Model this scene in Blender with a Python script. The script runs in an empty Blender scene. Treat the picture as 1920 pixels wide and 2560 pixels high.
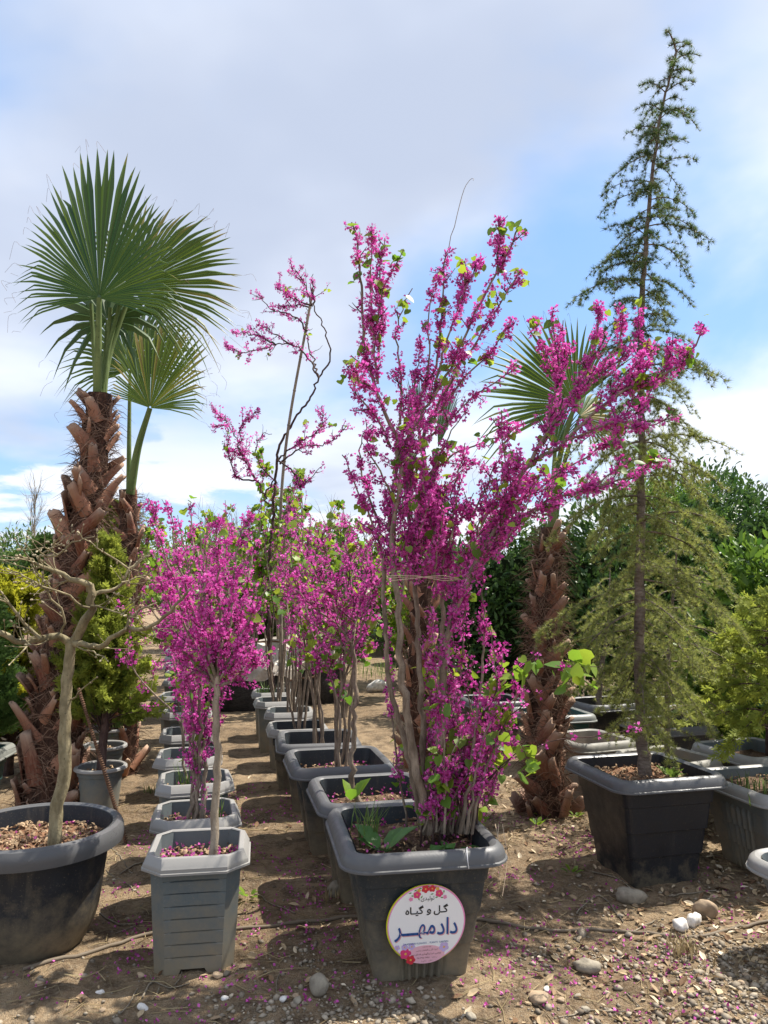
import bpy, math, random
import numpy as np
from mathutils import Matrix, Vector
R = math.radians
rng = np.random.default_rng(11)
random.seed(11)
SC = bpy.context.scene
COL = SC.collection

# ------------------------------------------------------------------ camera, sky, sun, exposure
FPX, CX, CY, CAMH = 1923.0, 960.0, 1280.0, 1.5
PITCH = math.atan(184 / 1923)
cam = bpy.data.cameras.new('camera')
cam.sensor_fit = 'HORIZONTAL'; cam.sensor_width = 36.0; cam.lens = 36.0 * FPX / 1920.0
cam.clip_end = 6000; cam.clip_start = 0.05
camo = bpy.data.objects.new('camera', cam); COL.objects.link(camo)
camo.location = (0, 0, CAMH); camo.rotation_euler = (R(90) + PITCH, 0, 0)
SC.camera = camo

SUN = Vector((0.50, 0.27, 1.0)).normalized()
sun_el = math.asin(SUN.z); sun_az = math.atan2(SUN.x, SUN.y)
world = bpy.data.worlds.new('World'); SC.world = world; world.use_nodes = True
wt = world.node_tree; wt.nodes.clear()
def wn(t, **kw):
    n = wt.nodes.new(t)
    for k, v in kw.items(): setattr(n, k, v)
    return n
def wl(a, b): wt.links.new(a, b)
sky = wn('ShaderNodeTexSky', sky_type='NISHITA', sun_disc=False, sun_elevation=sun_el, sun_rotation=sun_az,
         air_density=1.0, dust_density=0.6, ozone_density=2.0)
def wmath(op, a, b=None, clamp=False):
    n = wn('ShaderNodeMath', operation=op); n.use_clamp = clamp
    for i, s in enumerate((a, b)):
        if s is None: continue
        if isinstance(s, (int, float)): n.inputs[i].default_value = s
        else: wl(s, n.inputs[i])
    return n.outputs[0]
tc = wn('ShaderNodeTexCoord'); sep = wn('ShaderNodeSeparateXYZ'); wl(tc.outputs['Generated'], sep.inputs[0])
zc = wmath('ADD', wmath('MAXIMUM', sep.outputs['Z'], 0.0), 0.22)
cmb = wn('ShaderNodeCombineXYZ')
wl(wmath('DIVIDE', sep.outputs['X'], zc), cmb.inputs[0]); wl(wmath('DIVIDE', sep.outputs['Y'], zc), cmb.inputs[1])
def wnoise(scale, detail, rough, dist, off):
    m = wn('ShaderNodeMapping'); m.inputs['Location'].default_value = off; wl(cmb.outputs[0], m.inputs[0])
    n = wn('ShaderNodeTexNoise'); n.inputs['Scale'].default_value = scale; n.inputs['Detail'].default_value = detail
    n.inputs['Roughness'].default_value = rough; n.inputs['Distortion'].default_value = dist
    wl(m.outputs[0], n.inputs[0]); return n.outputs['Fac']
def wmap(v, a, b, c, d):
    n = wn('ShaderNodeMapRange'); n.interpolation_type = 'SMOOTHSTEP'; wl(v, n.inputs[0])
    for i, x in enumerate((a, b, c, d)): n.inputs[i + 1].default_value = x
    return n.outputs[0]
def wmix(f, a, b):
    n = wn('ShaderNodeMix', data_type='RGBA')
    if isinstance(f, (int, float)): n.inputs[0].default_value = f
    else: wl(f, n.inputs[0])
    for i, s in ((6, a), (7, b)):
        if isinstance(s, tuple): n.inputs[i].default_value = s + (1,)
        else: wl(s, n.inputs[i])
    return n.outputs[2]
veil = wmap(wnoise(0.85, 6, 0.5, 0.25, (4.3, 1.2, 0)), 0.36, 0.57, 0.04, 0.95)     # thin high cloud sheet
shade = wmap(wnoise(0.65, 5, 0.5, 0.3, (1.4, 7.6, 0)), 0.36, 0.66, 0.0, 1.0)          # thicker grey parts of the sheet
cloudc = wmix(shade, (5.6, 5.9, 6.5), (3.0, 3.35, 4.15))
bluesky = wmix(0.5, sky.outputs[0], (1.4, 3.0, 5.8))
skyc = wmix(veil, bluesky, cloudc)
# low cumulus banks near the horizon
cum = wmath('MULTIPLY', wmap(wnoise(1.5, 9, 0.58, 0.3, (2.9, 0.4, 0)), 0.50, 0.57, 0.0, 0.9), wmap(sep.outputs['Z'], 0.13, 0.25, 1.0, 0.0))
skyc = wmix(cum, skyc, (5.2, 5.4, 5.8))
bg = wn('ShaderNodeBackground'); bg.inputs['Strength'].default_value = 0.112; wl(skyc, bg.inputs['Color'])
wo = wn('ShaderNodeOutputWorld'); wl(bg.outputs[0], wo.inputs[0])

sl = bpy.data.lights.new('sun', 'SUN'); sl.energy = 5.0; sl.angle = R(0.6); sl.color = (1.0, 0.94, 0.85)
so = bpy.data.objects.new('sun', sl); COL.objects.link(so); so.rotation_euler = SUN.to_track_quat('Z', 'Y').to_euler()
so.location = (6, 4, 12)
SC.view_settings.view_transform = 'Standard'; SC.view_settings.look = 'None'
SC.view_settings.exposure = 0.86; SC.view_settings.gamma = 1.0; SC.view_settings.use_curve_mapping = False
SC.render.engine = 'CYCLES'
SC.cycles.max_bounces = 6; SC.cycles.transparent_max_bounces = 4; SC.cycles.transmission_bounces = 4
SC.cycles.diffuse_bounces = 3; SC.cycles.glossy_bounces = 2
SC.cycles.use_denoising = True

# ------------------------------------------------------------------ helpers: measuring
def ray(x, y):
    u = (x - CX) / FPX; v = (CY - y) / FPX
    dy = math.cos(PITCH) - v * math.sin(PITCH); dz = math.sin(PITCH) + v * math.cos(PITCH)
    return u / dy, dz / dy
def P(x, y, d):
    a, b = ray(x, y); return np.array((a * d, d, CAMH + b * d))
def G(x, y, z=0.0):
    a, b = ray(x, y); d = (z - CAMH) / b; return np.array((a * d, d, z))

# ------------------------------------------------------------------ helpers: meshes
class MB:
    def __init__(s): s.v = []; s.l = []; s.t = []; s.a = []; s.n = 0
    def add(s, V, F, val=0.5):
        V = np.asarray(V, float).reshape(-1, 3); F = np.asarray(F, np.int64)
        s.v.append(V); s.l.append((F + s.n).ravel()); s.t.append(np.full(len(F), F.shape[1], np.int64))
        s.a.append(np.broadcast_to(np.asarray(val, float), (len(V),)).copy()); s.n += len(V)
    def mesh(s, name, mat, smooth=False, sharp=0):
        me = bpy.data.meshes.new(name)
        V = np.concatenate(s.v); L = np.concatenate(s.l); T = np.concatenate(s.t); A = np.concatenate(s.a)
        me.vertices.add(len(V)); me.vertices.foreach_set('co', V.astype(np.float32).ravel())
        me.loops.add(len(L)); me.loops.foreach_set('vertex_index', L.astype(np.int32))
        me.polygons.add(len(T)); st = np.zeros(len(T), np.int32); st[1:] = np.cumsum(T)[:-1]
        me.polygons.foreach_set('loop_start', st)
        me.polygons.foreach_set('use_smooth', np.full(len(T), smooth))
        at = me.attributes.new('v', 'FLOAT', 'POINT'); at.data.foreach_set('value', A.astype(np.float32))
        me.update(calc_edges=True); me.validate()
        if mat: me.materials.append(mat)
        if sharp: me.set_sharp_from_angle(angle=R(sharp))
        return me
    def build(s, name, mat, parent=None, smooth=False, kind=None):
        if not s.n: return None
        o = bpy.data.objects.new(name, s.mesh(name, mat, smooth)); COL.objects.link(o)
        if parent: o.parent = parent
        if kind: o['kind'] = kind
        return o
def thing(name, label, cat, loc=(0, 0, 0), rz=0.0, group=None):
    o = bpy.data.objects.new(name, None); COL.objects.link(o); o.empty_display_size = 0.1
    o.location = loc; o.rotation_euler = (0, 0, rz); tag(o, label, cat, group); return o
def tag(o, label, cat, group=None):
    o['label'] = label; o['category'] = cat
    if group: o['group'] = group
    return o
def inst(name, mesh, parent, M, kind=None):
    o = bpy.data.objects.new(name, mesh); COL.objects.link(o)
    if parent: o.parent = parent
    o.matrix_local = M; return o
def mat4(R3, p): 
    M = np.eye(4); M[:3, :3] = R3; M[:3, 3] = p; return Matrix(M.tolist())
def nrm(a): 
    a = np.asarray(a, float); return a / np.maximum(np.linalg.norm(a, axis=-1, keepdims=True), 1e-9)
def frames(D, spin=None):
    """rotation matrices (N,3,3) whose third column is D"""
    D = nrm(np.atleast_2d(D)); n = len(D)
    ref = np.where(np.abs(D[:, 2:3]) > 0.95, np.array([[1., 0, 0]]), np.array([[0., 0, 1]]))
    X = nrm(np.cross(ref, D)); Y = np.cross(D, X)
    if spin is not None:
        c = np.cos(spin)[:, None]; s_ = np.sin(spin)[:, None]; X, Y = X * c + Y * s_, Y * c - X * s_
    return np.stack((X, Y, D), axis=2)
def scatter(mb, tv, tf, pos, Rm, sc, val):
    tv = np.asarray(tv, float); tf = np.asarray(tf); n = len(pos); k = len(tv)
    if n == 0: return
    sc = np.broadcast_to(np.asarray(sc, float), (n,))
    V = np.einsum('nij,kj->nki', Rm, tv) * sc[:, None, None] + np.asarray(pos)[:, None, :]
    F = (np.arange(n)[:, None, None] * k + tf[None]).reshape(-1, tf.shape[1])
    mb.add(V.reshape(-1, 3), F, np.repeat(np.broadcast_to(np.asarray(val, float), (n,)), k))
def tube(mb, pts, rad, sides=6, val=0.5, cap=True, lump=0.0):
    pts = np.asarray(pts, float); n = len(pts); rad = np.broadcast_to(np.asarray(rad, float), (n,))
    T = nrm(np.gradient(pts, axis=0)); X = np.zeros((n, 3))
    x = np.cross(T[0], (0.3, 0.9, 0.1)); x = x / np.linalg.norm(x)
    for i in range(n):
        x = x - T[i] * np.dot(x, T[i]); x = x / max(np.linalg.norm(x), 1e-9); X[i] = x
    Y = np.cross(T, X); a = np.arange(sides) / sides * 2 * math.pi
    rr = rad[:, None, None] * (1 + (rng.normal(0, lump, (n, sides, 1)) if lump else 0))
    V = pts[:, None] + rr * (X[:, None] * np.cos(a)[None, :, None] + Y[:, None] * np.sin(a)[None, :, None])
    V = V.reshape(-1, 3); i = np.arange(n - 1)[:, None] * sides; j = np.arange(sides)[None]; k = (j + 1) % sides
    F = np.stack((i + j, i + k, i + sides + k, i + sides + j), -1).reshape(-1, 4)
    mb.add(V, F, val)
    if cap:
        mb.add(np.vstack((V[-sides:], pts[-1:])), [(q, (q + 1) % sides, sides) for q in range(sides)], val)
        mb.add(np.vstack((V[:sides], pts[:1])), [((q + 1) % sides, q, sides) for q in range(sides)], val)
def spline(pts, step=0.03):
    """Catmull-Rom through pts, resampled"""
    p = np.asarray(pts, float); q = np.vstack((2 * p[0] - p[1], p, 2 * p[-1] - p[-2])); out = []
    for i in range(1, len(q) - 2):
        L = np.linalg.norm(q[i + 1] - q[i]); m = max(2, int(L / step)); t = np.linspace(0, 1, m, endpoint=False)[:, None]
        a, b, c, d = q[i - 1], q[i], q[i + 1], q[i + 2]
        out.append(0.5 * ((2 * b) + (c - a) * t + (2 * a - 5 * b + 4 * c - d) * t ** 2 + (3 * b - a - 3 * c + d) * t ** 3))
    return np.vstack(out + [p[-1:]])
def box(mb, c, s, val=0.5, Rm=None):
    v = np.array([(x, y, z) for x in (-.5, .5) for y in (-.5, .5) for z in (-.5, .5)]) * np.array(s)
    if Rm is not None: v = v @ np.asarray(Rm).T
    mb.add(v + np.array(c), [(0, 1, 3, 2), (4, 6, 7, 5), (0, 4, 5, 1), (2, 3, 7, 6), (0, 2, 6, 4), (1, 5, 7, 3)], val)
_lat = rng.random((64, 64))
def vnoise(x, y):
    x = np.asarray(x, float); y = np.asarray(y, float); xi = np.floor(x).astype(int); yi = np.floor(y).astype(int)
    fx = x - xi; fy = y - yi; fx = fx * fx * (3 - 2 * fx); fy = fy * fy * (3 - 2 * fy)
    g = lambda a, b: _lat[a % 64, b % 64]
    return (g(xi, yi) * (1 - fx) + g(xi + 1, yi) * fx) * (1 - fy) + (g(xi, yi + 1) * (1 - fx) + g(xi + 1, yi + 1) * fx) * fy - 0.5
def ground_z(x, y):
    d = np.asarray(y, float); near = np.clip(1.25 - d / 16.0, 0, 1)
    return near * (0.035 * vnoise(x * 1.3 + 9, d * 1.3) + 0.022 * vnoise(x * 4.1, d * 4.1 + 5) + 0.012 * vnoise(x * 11, d * 11) + 0.008 * vnoise(x * 29, d * 29))

# ------------------------------------------------------------------ helpers: materials
def newmat(name):
    m = bpy.data.materials.new(name); m.use_nodes = True; t = m.node_tree; t.nodes.clear()
    return m, t
class NT:
    def __init__(s, name): s.m, s.t = newmat(name)
    def n(s, typ, **kw):
        q = s.t.nodes.new(typ)
        for k, v in kw.items(): setattr(q, k, v)
        return q
    def l(s, a, b): s.t.links.new(a, b)
    def noise(s, scale, detail=4, rough=0.55, vec=None, stretch=None):
        q = s.n('ShaderNodeTexNoise'); q.inputs['Scale'].default_value = scale; q.inputs['Detail'].default_value = detail
        q.inputs['Roughness'].default_value = rough
        c = s.n('ShaderNodeTexCoord').outputs['Object'] if vec is None else vec
        if stretch:
            mp = s.n('ShaderNodeMapping'); mp.inputs['Scale'].default_value = stretch; s.l(c, mp.inputs[0]); c = mp.outputs[0]
        s.l(c, q.inputs[0]); return q.outputs['Fac']
    def rng(s, v, a, b, c=0.0, d=1.0):
        q = s.n('ShaderNodeMapRange'); s.l(v, q.inputs[0])
        for i, x in enumerate((a, b, c, d)): q.inputs[i + 1].default_value = x
        return q.outputs[0]
    def mix(s, f, a, b, blend='MIX'):
        q = s.n('ShaderNodeMix', data_type='RGBA', blend_type=blend)
        if isinstance(f, (int, float)): q.inputs[0].default_value = f
        else: s.l(f, q.inputs[0])
        for i, x in ((6, a), (7, b)):
            if isinstance(x, tuple): q.inputs[i].default_value = x[:3] + (1,)
            else: s.l(x, q.inputs[i])
        return q.outputs[2]
    def math(s, op, a, b):
        q = s.n('ShaderNodeMath', operation=op)
        for i, x in enumerate((a, b)):
            if isinstance(x, (int, float)): q.inputs[i].default_value = x
            else: s.l(x, q.inputs[i])
        return q.outputs[0]
    def attr(s, name='v'): 
        return s.n('ShaderNodeAttribute', attribute_name=name).outputs['Fac']
    def out(s, col, rough=0.7, spec=0.3, bump=None, bstr=0.3, bdist=0.01, trans=0.0, tcol=None):
        p = s.n('ShaderNodeBsdfPrincipled')
        if isinstance(col, tuple): p.inputs['Base Color'].default_value = col[:3] + (1,)
        else: s.l(col, p.inputs['Base Color'])
        if isinstance(rough, (int, float)): p.inputs['Roughness'].default_value = rough
        else: s.l(rough, p.inputs['Roughness'])
        p.inputs['Specular IOR Level'].default_value = spec
        if bump is not None:
            b = s.n('ShaderNodeBump'); b.inputs['Strength'].default_value = bstr; b.inputs['Distance'].default_value = bdist
            s.l(bump, b.inputs['Height']); s.l(b.outputs[0], p.inputs['Normal'])
        o = s.n('ShaderNodeOutputMaterial'); sh = p.outputs[0]
        if trans > 0:
            tr = s.n('ShaderNodeBsdfTranslucent'); c = tcol if tcol is not None else col
            if isinstance(c, tuple): tr.inputs[0].default_value = c[:3] + (1,)
            else: s.l(c, tr.inputs[0])
            mx = s.n('ShaderNodeMixShader'); mx.inputs[0].default_value = trans
            s.l(sh, mx.inputs[1]); s.l(tr.outputs[0], mx.inputs[2]); sh = mx.outputs[0]
        s.l(sh, o.inputs[0]); return s.m
def leafmat(name, c1, c2, trans=0.35, rough=0.5, spec=0.3, tc=None):
    """colour from c1 to c2 by the per-leaf value v"""
    m = NT(name); a = m.attr(); col = m.mix(a, c1, c2)
    col = m.mix(m.rng(m.noise(9.0, 2), 0.3, 0.7, 0, 0.35), col, tuple(x * 0.6 for x in c1))
    tcol = m.mix(a, *(tc if tc else (c1, c2)))
    return m.out(col, rough, spec, trans=trans, tcol=tcol)
def barkmat(name, c1, c2, scale=30, stretch=(1, 1, .25), bstr=0.6):
    m = NT(name); f = m.noise(scale, 6, 0.65, stretch=stretch)
    c = m.mix(m.rng(f, 0.35, 0.68), c1, c2); g2 = m.noise(scale * .22, 5, 0.6); c = m.mix(m.rng(g2, 0.48, 0.66, 0, 0.55), c, tuple(x * .5 for x in c1)); c = m.mix(m.rng(m.noise(scale * 4, 2, .6), 0.64, 0.70, 0, 0.6), c, tuple(x * .35 for x in c1))
    return m.out(c, 0.85, 0.2, bump=m.math('ADD', f, g2), bstr=bstr, bdist=0.014)
def plastic(name, c, dust=(0.20, 0.16, 0.11), dust_h=0.35, rough=0.5, h=0.5, wear=0.25, spec=0.4):
    """weathered pot plastic: scuffs, and earth splashed over the foot"""
    m = NT(name); tcn = m.n('ShaderNodeTexCoord'); sp = m.n('ShaderNodeSeparateXYZ'); m.l(tcn.outputs['Object'], sp.inputs[0])
    n1 = m.noise(14, 6, 0.7); n2 = m.noise(3.0, 4, 0.6); n3 = m.noise(120, 3, 0.7)
    col = m.mix(m.rng(n2, 0.35, 0.7, 0, wear), c, tuple(min(1, x * 1.9 + 0.03) for x in c))
    col = m.mix(m.rng(n3, 0.60, 0.72, 0, 0.5), col, dust); n6 = m.noise(38, 8, 0.8, stretch=(1, 1, 2.5)); col = m.mix(m.rng(n6, 0.60, 0.66, 0, 0.4), col, tuple(min(1, x * 2.2 + .03) for x in c))
    zz = m.math('ADD', sp.outputs['Z'], m.rng(n1, 0.2, 0.8, -0.16, 0.16))
    col = m.mix(m.rng(zz, 0.0, dust_h, 0.95, 0.0), col, dust)
    n5 = m.noise(9, 5, 0.7, stretch=(1, 1, .12)); col = m.mix(m.rng(n5, 0.58, 0.76, 0, 0.22), col, tuple(min(1, x * 1.2 + .01) for x in dust))   # run-off streaks
    return m.out(col, m.rng(n1, 0.3, 0.7, rough - 0.08, rough + 0.2), spec, bump=n3, bstr=0.12, bdist=0.004)

M = {}
# earth: pale dry crust, damp darker patches, fine grit
m = NT('earth'); n1 = m.noise(0.9, 5, 0.6); n2 = m.noise(7, 7, 0.65); n3 = m.noise(60, 5, 0.7); n4 = m.noise(220, 2, 0.6)
c = m.mix(m.rng(n1, 0.38, 0.62), (0.27, 0.185, 0.108), (0.45, 0.325, 0.195))
c = m.mix(m.rng(n2, 0.42, 0.62, 0, 0.85), c, (0.105, 0.072, 0.046))
c = m.mix(m.rng(n3, 0.45, 0.72, 0, 0.55), c, (0.52, 0.43, 0.30))
c = m.mix(m.rng(n4, 0.56, 0.66, 0, 0.5), c, (0.075, 0.056, 0.04))
M['earth'] = m.out(c, 0.95, 0.1, bump=m.math('ADD', n3, m.math('MULTIPLY', n4, 0.5)), bstr=1.0, bdist=0.03)
m = NT('stone'); a = m.attr(); n1 = m.noise(45, 4)
c = m.mix(a, (0.13, 0.10, 0.07), (0.46, 0.39, 0.29)); c = m.mix(m.rng(n1, 0.4, 0.7, 0, 0.4), c, (0.14, 0.115, 0.085))
M['stone'] = m.out(c, 0.8, 0.25, bump=n1, bstr=0.3)
m = NT('white_stone'); n1 = m.noise(25, 5)
M['white_stone'] = m.out(m.mix(m.rng(n1, 0.45, 0.75), (0.66, 0.63, 0.58), (0.35, 0.31, 0.26)), 0.7, 0.3, bump=n1, bstr=0.15)
m = NT('tan_stone'); n1 = m.noise(25, 5)
M['tan_stone'] = m.out(m.mix(m.rng(n1, 0.35, 0.7), (0.42, 0.31, 0.20), (0.24, 0.18, 0.125)), 0.8, 0.25, bump=n1, bstr=0.3)
m = NT('grey_stone'); n1 = m.noise(22, 6, 0.65)
M['grey_stone'] = m.out(m.mix(m.rng(n1, 0.35, 0.7), (0.33, 0.29, 0.22), (0.17, 0.145, 0.11)), 0.85, 0.25, bump=n1, bstr=0.5)
m = NT('dead_leaf'); a = m.attr()
rp = m.n('ShaderNodeValToRGB'); m.l(a, rp.inputs[0]); cr = rp.color_ramp
cr.elements[0].color = (0.10, 0.055, 0.03, 1); cr.elements[1].color = (0.74, 0.64, 0.48, 1)
for p_, c_ in ((0.25, (0.20, 0.12, 0.065, 1)), (0.5, (0.33, 0.24, 0.15, 1)), (0.75, (0.45, 0.34, 0.20, 1))):
    e = cr.elements.new(p_); e.color = c_
M['dead_leaf'] = m.out(rp.outputs[0], 0.75, 0.2, trans=0.15)
PK1, PK2 = (0.40, 0.027, 0.24), (0.86, 0.19, 0.60)
m = NT('blossom'); a = m.attr(); c = m.mix(a, PK1, PK2); c = m.mix(m.rng(a, 0.8, 1.0, 0, 0.6), c, (0.90, 0.42, 0.74))
M['blossom'] = m.out(c, 0.6, 0.15, trans=0.42, tcol=m.mix(a, (0.46, 0.022, 0.27), (0.88, 0.15, 0.62)))
M['petal'] = leafmat('petal', (0.34, 0.03, 0.20), (0.80, 0.20, 0.58), 0.2, 0.7, 0.1)
M['heart_leaf'] = leafmat('heart_leaf', (0.075, 0.17, 0.022), (0.27, 0.38, 0.045), 0.45, 0.42, 0.35, ((0.18, 0.36, 0.03), (0.48, 0.58, 0.05)))
M['dock_leaf'] = leafmat('dock_leaf', (0.05, 0.13, 0.03), (0.12, 0.25, 0.06), 0.3, 0.4, 0.4)
M['grass'] = leafmat('grass', (0.07, 0.14, 0.03), (0.20, 0.28, 0.07), 0.35, 0.5, 0.3)
M['dry_grass'] = leafmat('dry_grass', (0.22, 0.16, 0.08), (0.50, 0.40, 0.22), 0.15, 0.7, 0.2)
M['redbud_bark'] = barkmat('redbud_bark', (0.13, 0.095, 0.068), (0.34, 0.275, 0.205), 38)
M['redbud_twig'] = barkmat('redbud_twig', (0.055, 0.032, 0.028), (0.13, 0.085, 0.07), 60)
M['pale_bark'] = barkmat('pale_bark', (0.21, 0.165, 0.115), (0.42, 0.35, 0.26), 30)
M['magnolia_bark'] = barkmat('magnolia_bark', (0.15, 0.122, 0.066), (0.35, 0.30, 0.18), 26, (1, 1, .45), 0.6)
M['magnolia_bud'] = barkmat('magnolia_bud', (0.32, 0.27, 0.17), (0.52, 0.46, 0.31), 60)
M['cedar_bark'] = barkmat('cedar_bark', (0.105, 0.078, 0.06), (0.26, 0.215, 0.17), 45, (.5, .5, 1.6), 0.7)
M['needle'] = leafmat('needle', (0.040, 0.072, 0.028), (0.27, 0.30, 0.095), 0.4, 0.5, 0.25, ((0.08, 0.14, 0.03), (0.44, 0.46, 0.11)))
m = NT('palm_leaf'); a = m.attr(); c = m.mix(a, (0.022, 0.060, 0.026), (0.085, 0.140, 0.026)); c = m.mix(m.rng(a, 0.88, 1.0, 0, 0.85), c, (0.33, 0.24, 0.085)); t_ = m.mix(a, (0.05, 0.13, 0.03), (0.24, 0.33, 0.03))
M['palm_leaf'] = m.out(c, 0.40, 0.35, trans=0.2, tcol=t_)
M['petiole'] = barkmat('petiole', (0.075, 0.125, 0.035), (0.17, 0.21, 0.075), 12, (1, 1, .1), 0.2)
m = NT('leaf_base'); oi = m.n('ShaderNodeObjectInfo').outputs['Random']; n1 = m.noise(26, 5, 0.65, stretch=(1, 1, .18))
c = m.mix(oi, (0.135, 0.040, 0.023), (0.36, 0.175, 0.105)); c = m.mix(m.rng(n1, 0.42, 0.72, 0, 0.6), c, (0.34, 0.205, 0.13))
c = m.mix(m.rng(m.attr(), 0.55, 1.0, 0, 0.55), c, (0.42, 0.33, 0.24))
M['leaf_base'] = m.out(c, 0.75, 0.25, bump=n1, bstr=0.4)
M['palm_core'] = barkmat('palm_core', (0.035, 0.018, 0.012), (0.12, 0.06, 0.038), 40, (1, 1, .4), 0.9)
M['fibre'] = leafmat('fibre', (0.085, 0.045, 0.03), (0.30, 0.20, 0.14), 0.1, 0.9, 0.1)
M['gold_conifer'] = leafmat('gold_conifer', (0.14, 0.18, 0.018), (0.50, 0.48, 0.04), 0.5, 0.6, 0.2)
M['lime_conifer'] = leafmat('lime_conifer', (0.08, 0.13, 0.025), (0.36, 0.40, 0.06), 0.5, 0.6, 0.2)
M['green_conifer'] = leafmat('green_conifer', (0.025, 0.06, 0.018), (0.10, 0.17, 0.035), 0.4, 0.6, 0.2)
M['laurel'] = leafmat('laurel', (0.026, 0.068, 0.018), (0.105, 0.185, 0.04), 0.35, 0.38, 0.3)
M['laurel_new'] = leafmat('laurel_new', (0.055, 0.13, 0.018), (0.20, 0.31, 0.04), 0.4, 0.38, 0.3)
M['spring_leaf'] = leafmat('spring_leaf', (0.08, 0.15, 0.025), (0.24, 0.34, 0.055), 0.4, 0.5, 0.25)
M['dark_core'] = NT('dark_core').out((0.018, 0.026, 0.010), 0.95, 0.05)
M['far_twig'] = barkmat('far_twig', (0.16, 0.13, 0.095), (0.34, 0.29, 0.21), 30)
M['bamboo'] = barkmat('bamboo', (0.20, 0.165, 0.12), (0.40, 0.35, 0.27), 18, (1, 1, .08), 0.2)
M['soil'] = barkmat('soil', (0.060, 0.036, 0.024), (0.20, 0.125, 0.075), 55, (1, 1, 1), 1.0)
M['bark_soil'] = barkmat('bark_soil', (0.13, 0.062, 0.034), (0.34, 0.19, 0.105), 60, (1, 1, 1), 1.0)
M['chip'] = leafmat('chip', (0.12, 0.07, 0.04), (0.46, 0.33, 0.20), 0.0, 0.85, 0.2)
M['black_plastic'] = plastic('black_plastic', (0.012, 0.015, 0.020), (0.19, 0.155, 0.10), 0.30, 0.42, 0.5, 0.2)
M['black_rim'] = plastic('black_rim', (0.011, 0.014, 0.020), (0.09, 0.09, 0.09), -1.0, 0.3, 0.5, 0.55, 0.4)
M['navy_plastic'] = plastic('navy_plastic', (0.010, 0.012, 0.016), (0.10, 0.085, 0.06), 0.10, 0.42, 0.5, 0.12)
M['slate_plastic'] = plastic('slate_plastic', (0.020, 0.027, 0.032), (0.21, 0.175, 0.115), 0.36, 0.5, 0.5, 0.2)
M['slate_rim'] = plastic('slate_rim', (0.020, 0.025, 0.034), (0.10, 0.10, 0.10), -1.0, 0.38, 0.5, 0.18, 0.35)
M['grey_plastic'] = plastic('grey_plastic', (0.105, 0.126, 0.128), (0.23, 0.19, 0.125), 0.36, 0.5, 0.5, 0.1)
M['grey_rim'] = plastic('grey_rim', (0.215, 0.245, 0.275), (0.25, 0.24, 0.22), -1.0, 0.4, 0.5, 0.1, 0.5)
M['beige_plastic'] = plastic('beige_plastic', (0.215, 0.205, 0.175), (0.27, 0.22, 0.15), 0.2, 0.55, 0.5, 0.1)
M['teal_plastic'] = plastic('teal_plastic', (0.022, 0.075, 0.072), (0.16, 0.14, 0.10), 0.16, 0.45, 0.5, 0.1)
M['teal_rim'] = plastic('teal_rim', (0.10, 0.21, 0.20), (0.2, 0.2, 0.18), -1.0, 0.4, 0.5, 0.1)
M['rust'] = barkmat('rust', (0.085, 0.045, 0.028), (0.20, 0.115, 0.07), 50, (1, 1, 1), 0.3)
M['hose'] = plastic('hose', (0.030, 0.026, 0.023), (0.16, 0.125, 0.085), -1.0, 0.7, 0.5, 0.25)
M['string'] = NT('string').out((0.55, 0.42, 0.30), 0.8, 0.1)
M['wire'] = NT('wire').out((0.6, 0.6, 0.62), 0.35, 0.5)
M['burlap'] = barkmat('burlap', (0.36, 0.31, 0.26), (0.66, 0.60, 0.53), 12, (1, 1, 1), 0.5)
M['bag'] = barkmat('bag', (0.018, 0.016, 0.015), (0.06, 0.055, 0.05), 30, (1, 1, 4), 0.5)
M['hill'] = barkmat('hill', (0.08, 0.11, 0.12), (0.13, 0.17, 0.20), 0.01, (1, 1, 1), 0.1)  # blue-grey tint carries the distance haze in its colour

# ------------------------------------------------------------------ ground
def lines(a, b, fine, lim, grow):
    mid = list(np.arange(a, b + 1e-6, fine)); s = fine; x = b
    while x < lim[1]: s *= grow; x += s; mid.append(x)
    s = fine; x = a; pre = []
    while x > lim[0]: s *= grow; x -= s; pre.append(x)
    return np.array(pre[::-1] + mid)
xs = lines(-1.9, 2.2, 0.017, (-1800, 1800), 1.07); ys = lines(2.5, 4.6, 0.017, (-400, 2600), 1.045)
X, Y = np.meshgrid(xs, ys); Z = ground_z(X, Y)
nx, ny = len(xs), len(ys); i = (np.arange(ny - 1)[:, None] * nx + np.arange(nx - 1)[None]).ravel()
mb = MB(); mb.add(np.stack((X, Y, Z), -1).reshape(-1, 3), np.stack((i, i + 1, i + 1 + nx, i + nx), 1))
g = mb.build('ground', M['earth'], None, True); g['kind'] = 'structure'

# far hill
mb = MB(); th = np.linspace(-1.2, 1.2, 160); d0 = 2200.0
prof = 60 + 60 * np.exp(-((th + 0.26) / 0.16) ** 2) + 20 * np.sin(th * 9) + 8 * np.sin(th * 31 + 1)
base = np.stack((d0 * np.sin(th), d0 * np.cos(th), np.full_like(th, -5)), 1); top = base * np.array((1.12, 1.12, 0)) + np.stack((0 * th, 0 * th, prof), 1)
back = base * np.array((1.3, 1.3, 1)); n_ = len(th); q = np.arange(n_ - 1)
mb.add(np.vstack((base, top, back)), np.vstack((np.stack((q, q + 1, q + 1 + n_, q + n_), 1), np.stack((q + n_, q + 1 + n_, q + 1 + 2 * n_, q + 2 * n_), 1))))
mb.build('hills', M['hill'], None, True)['kind'] = 'structure'

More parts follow.
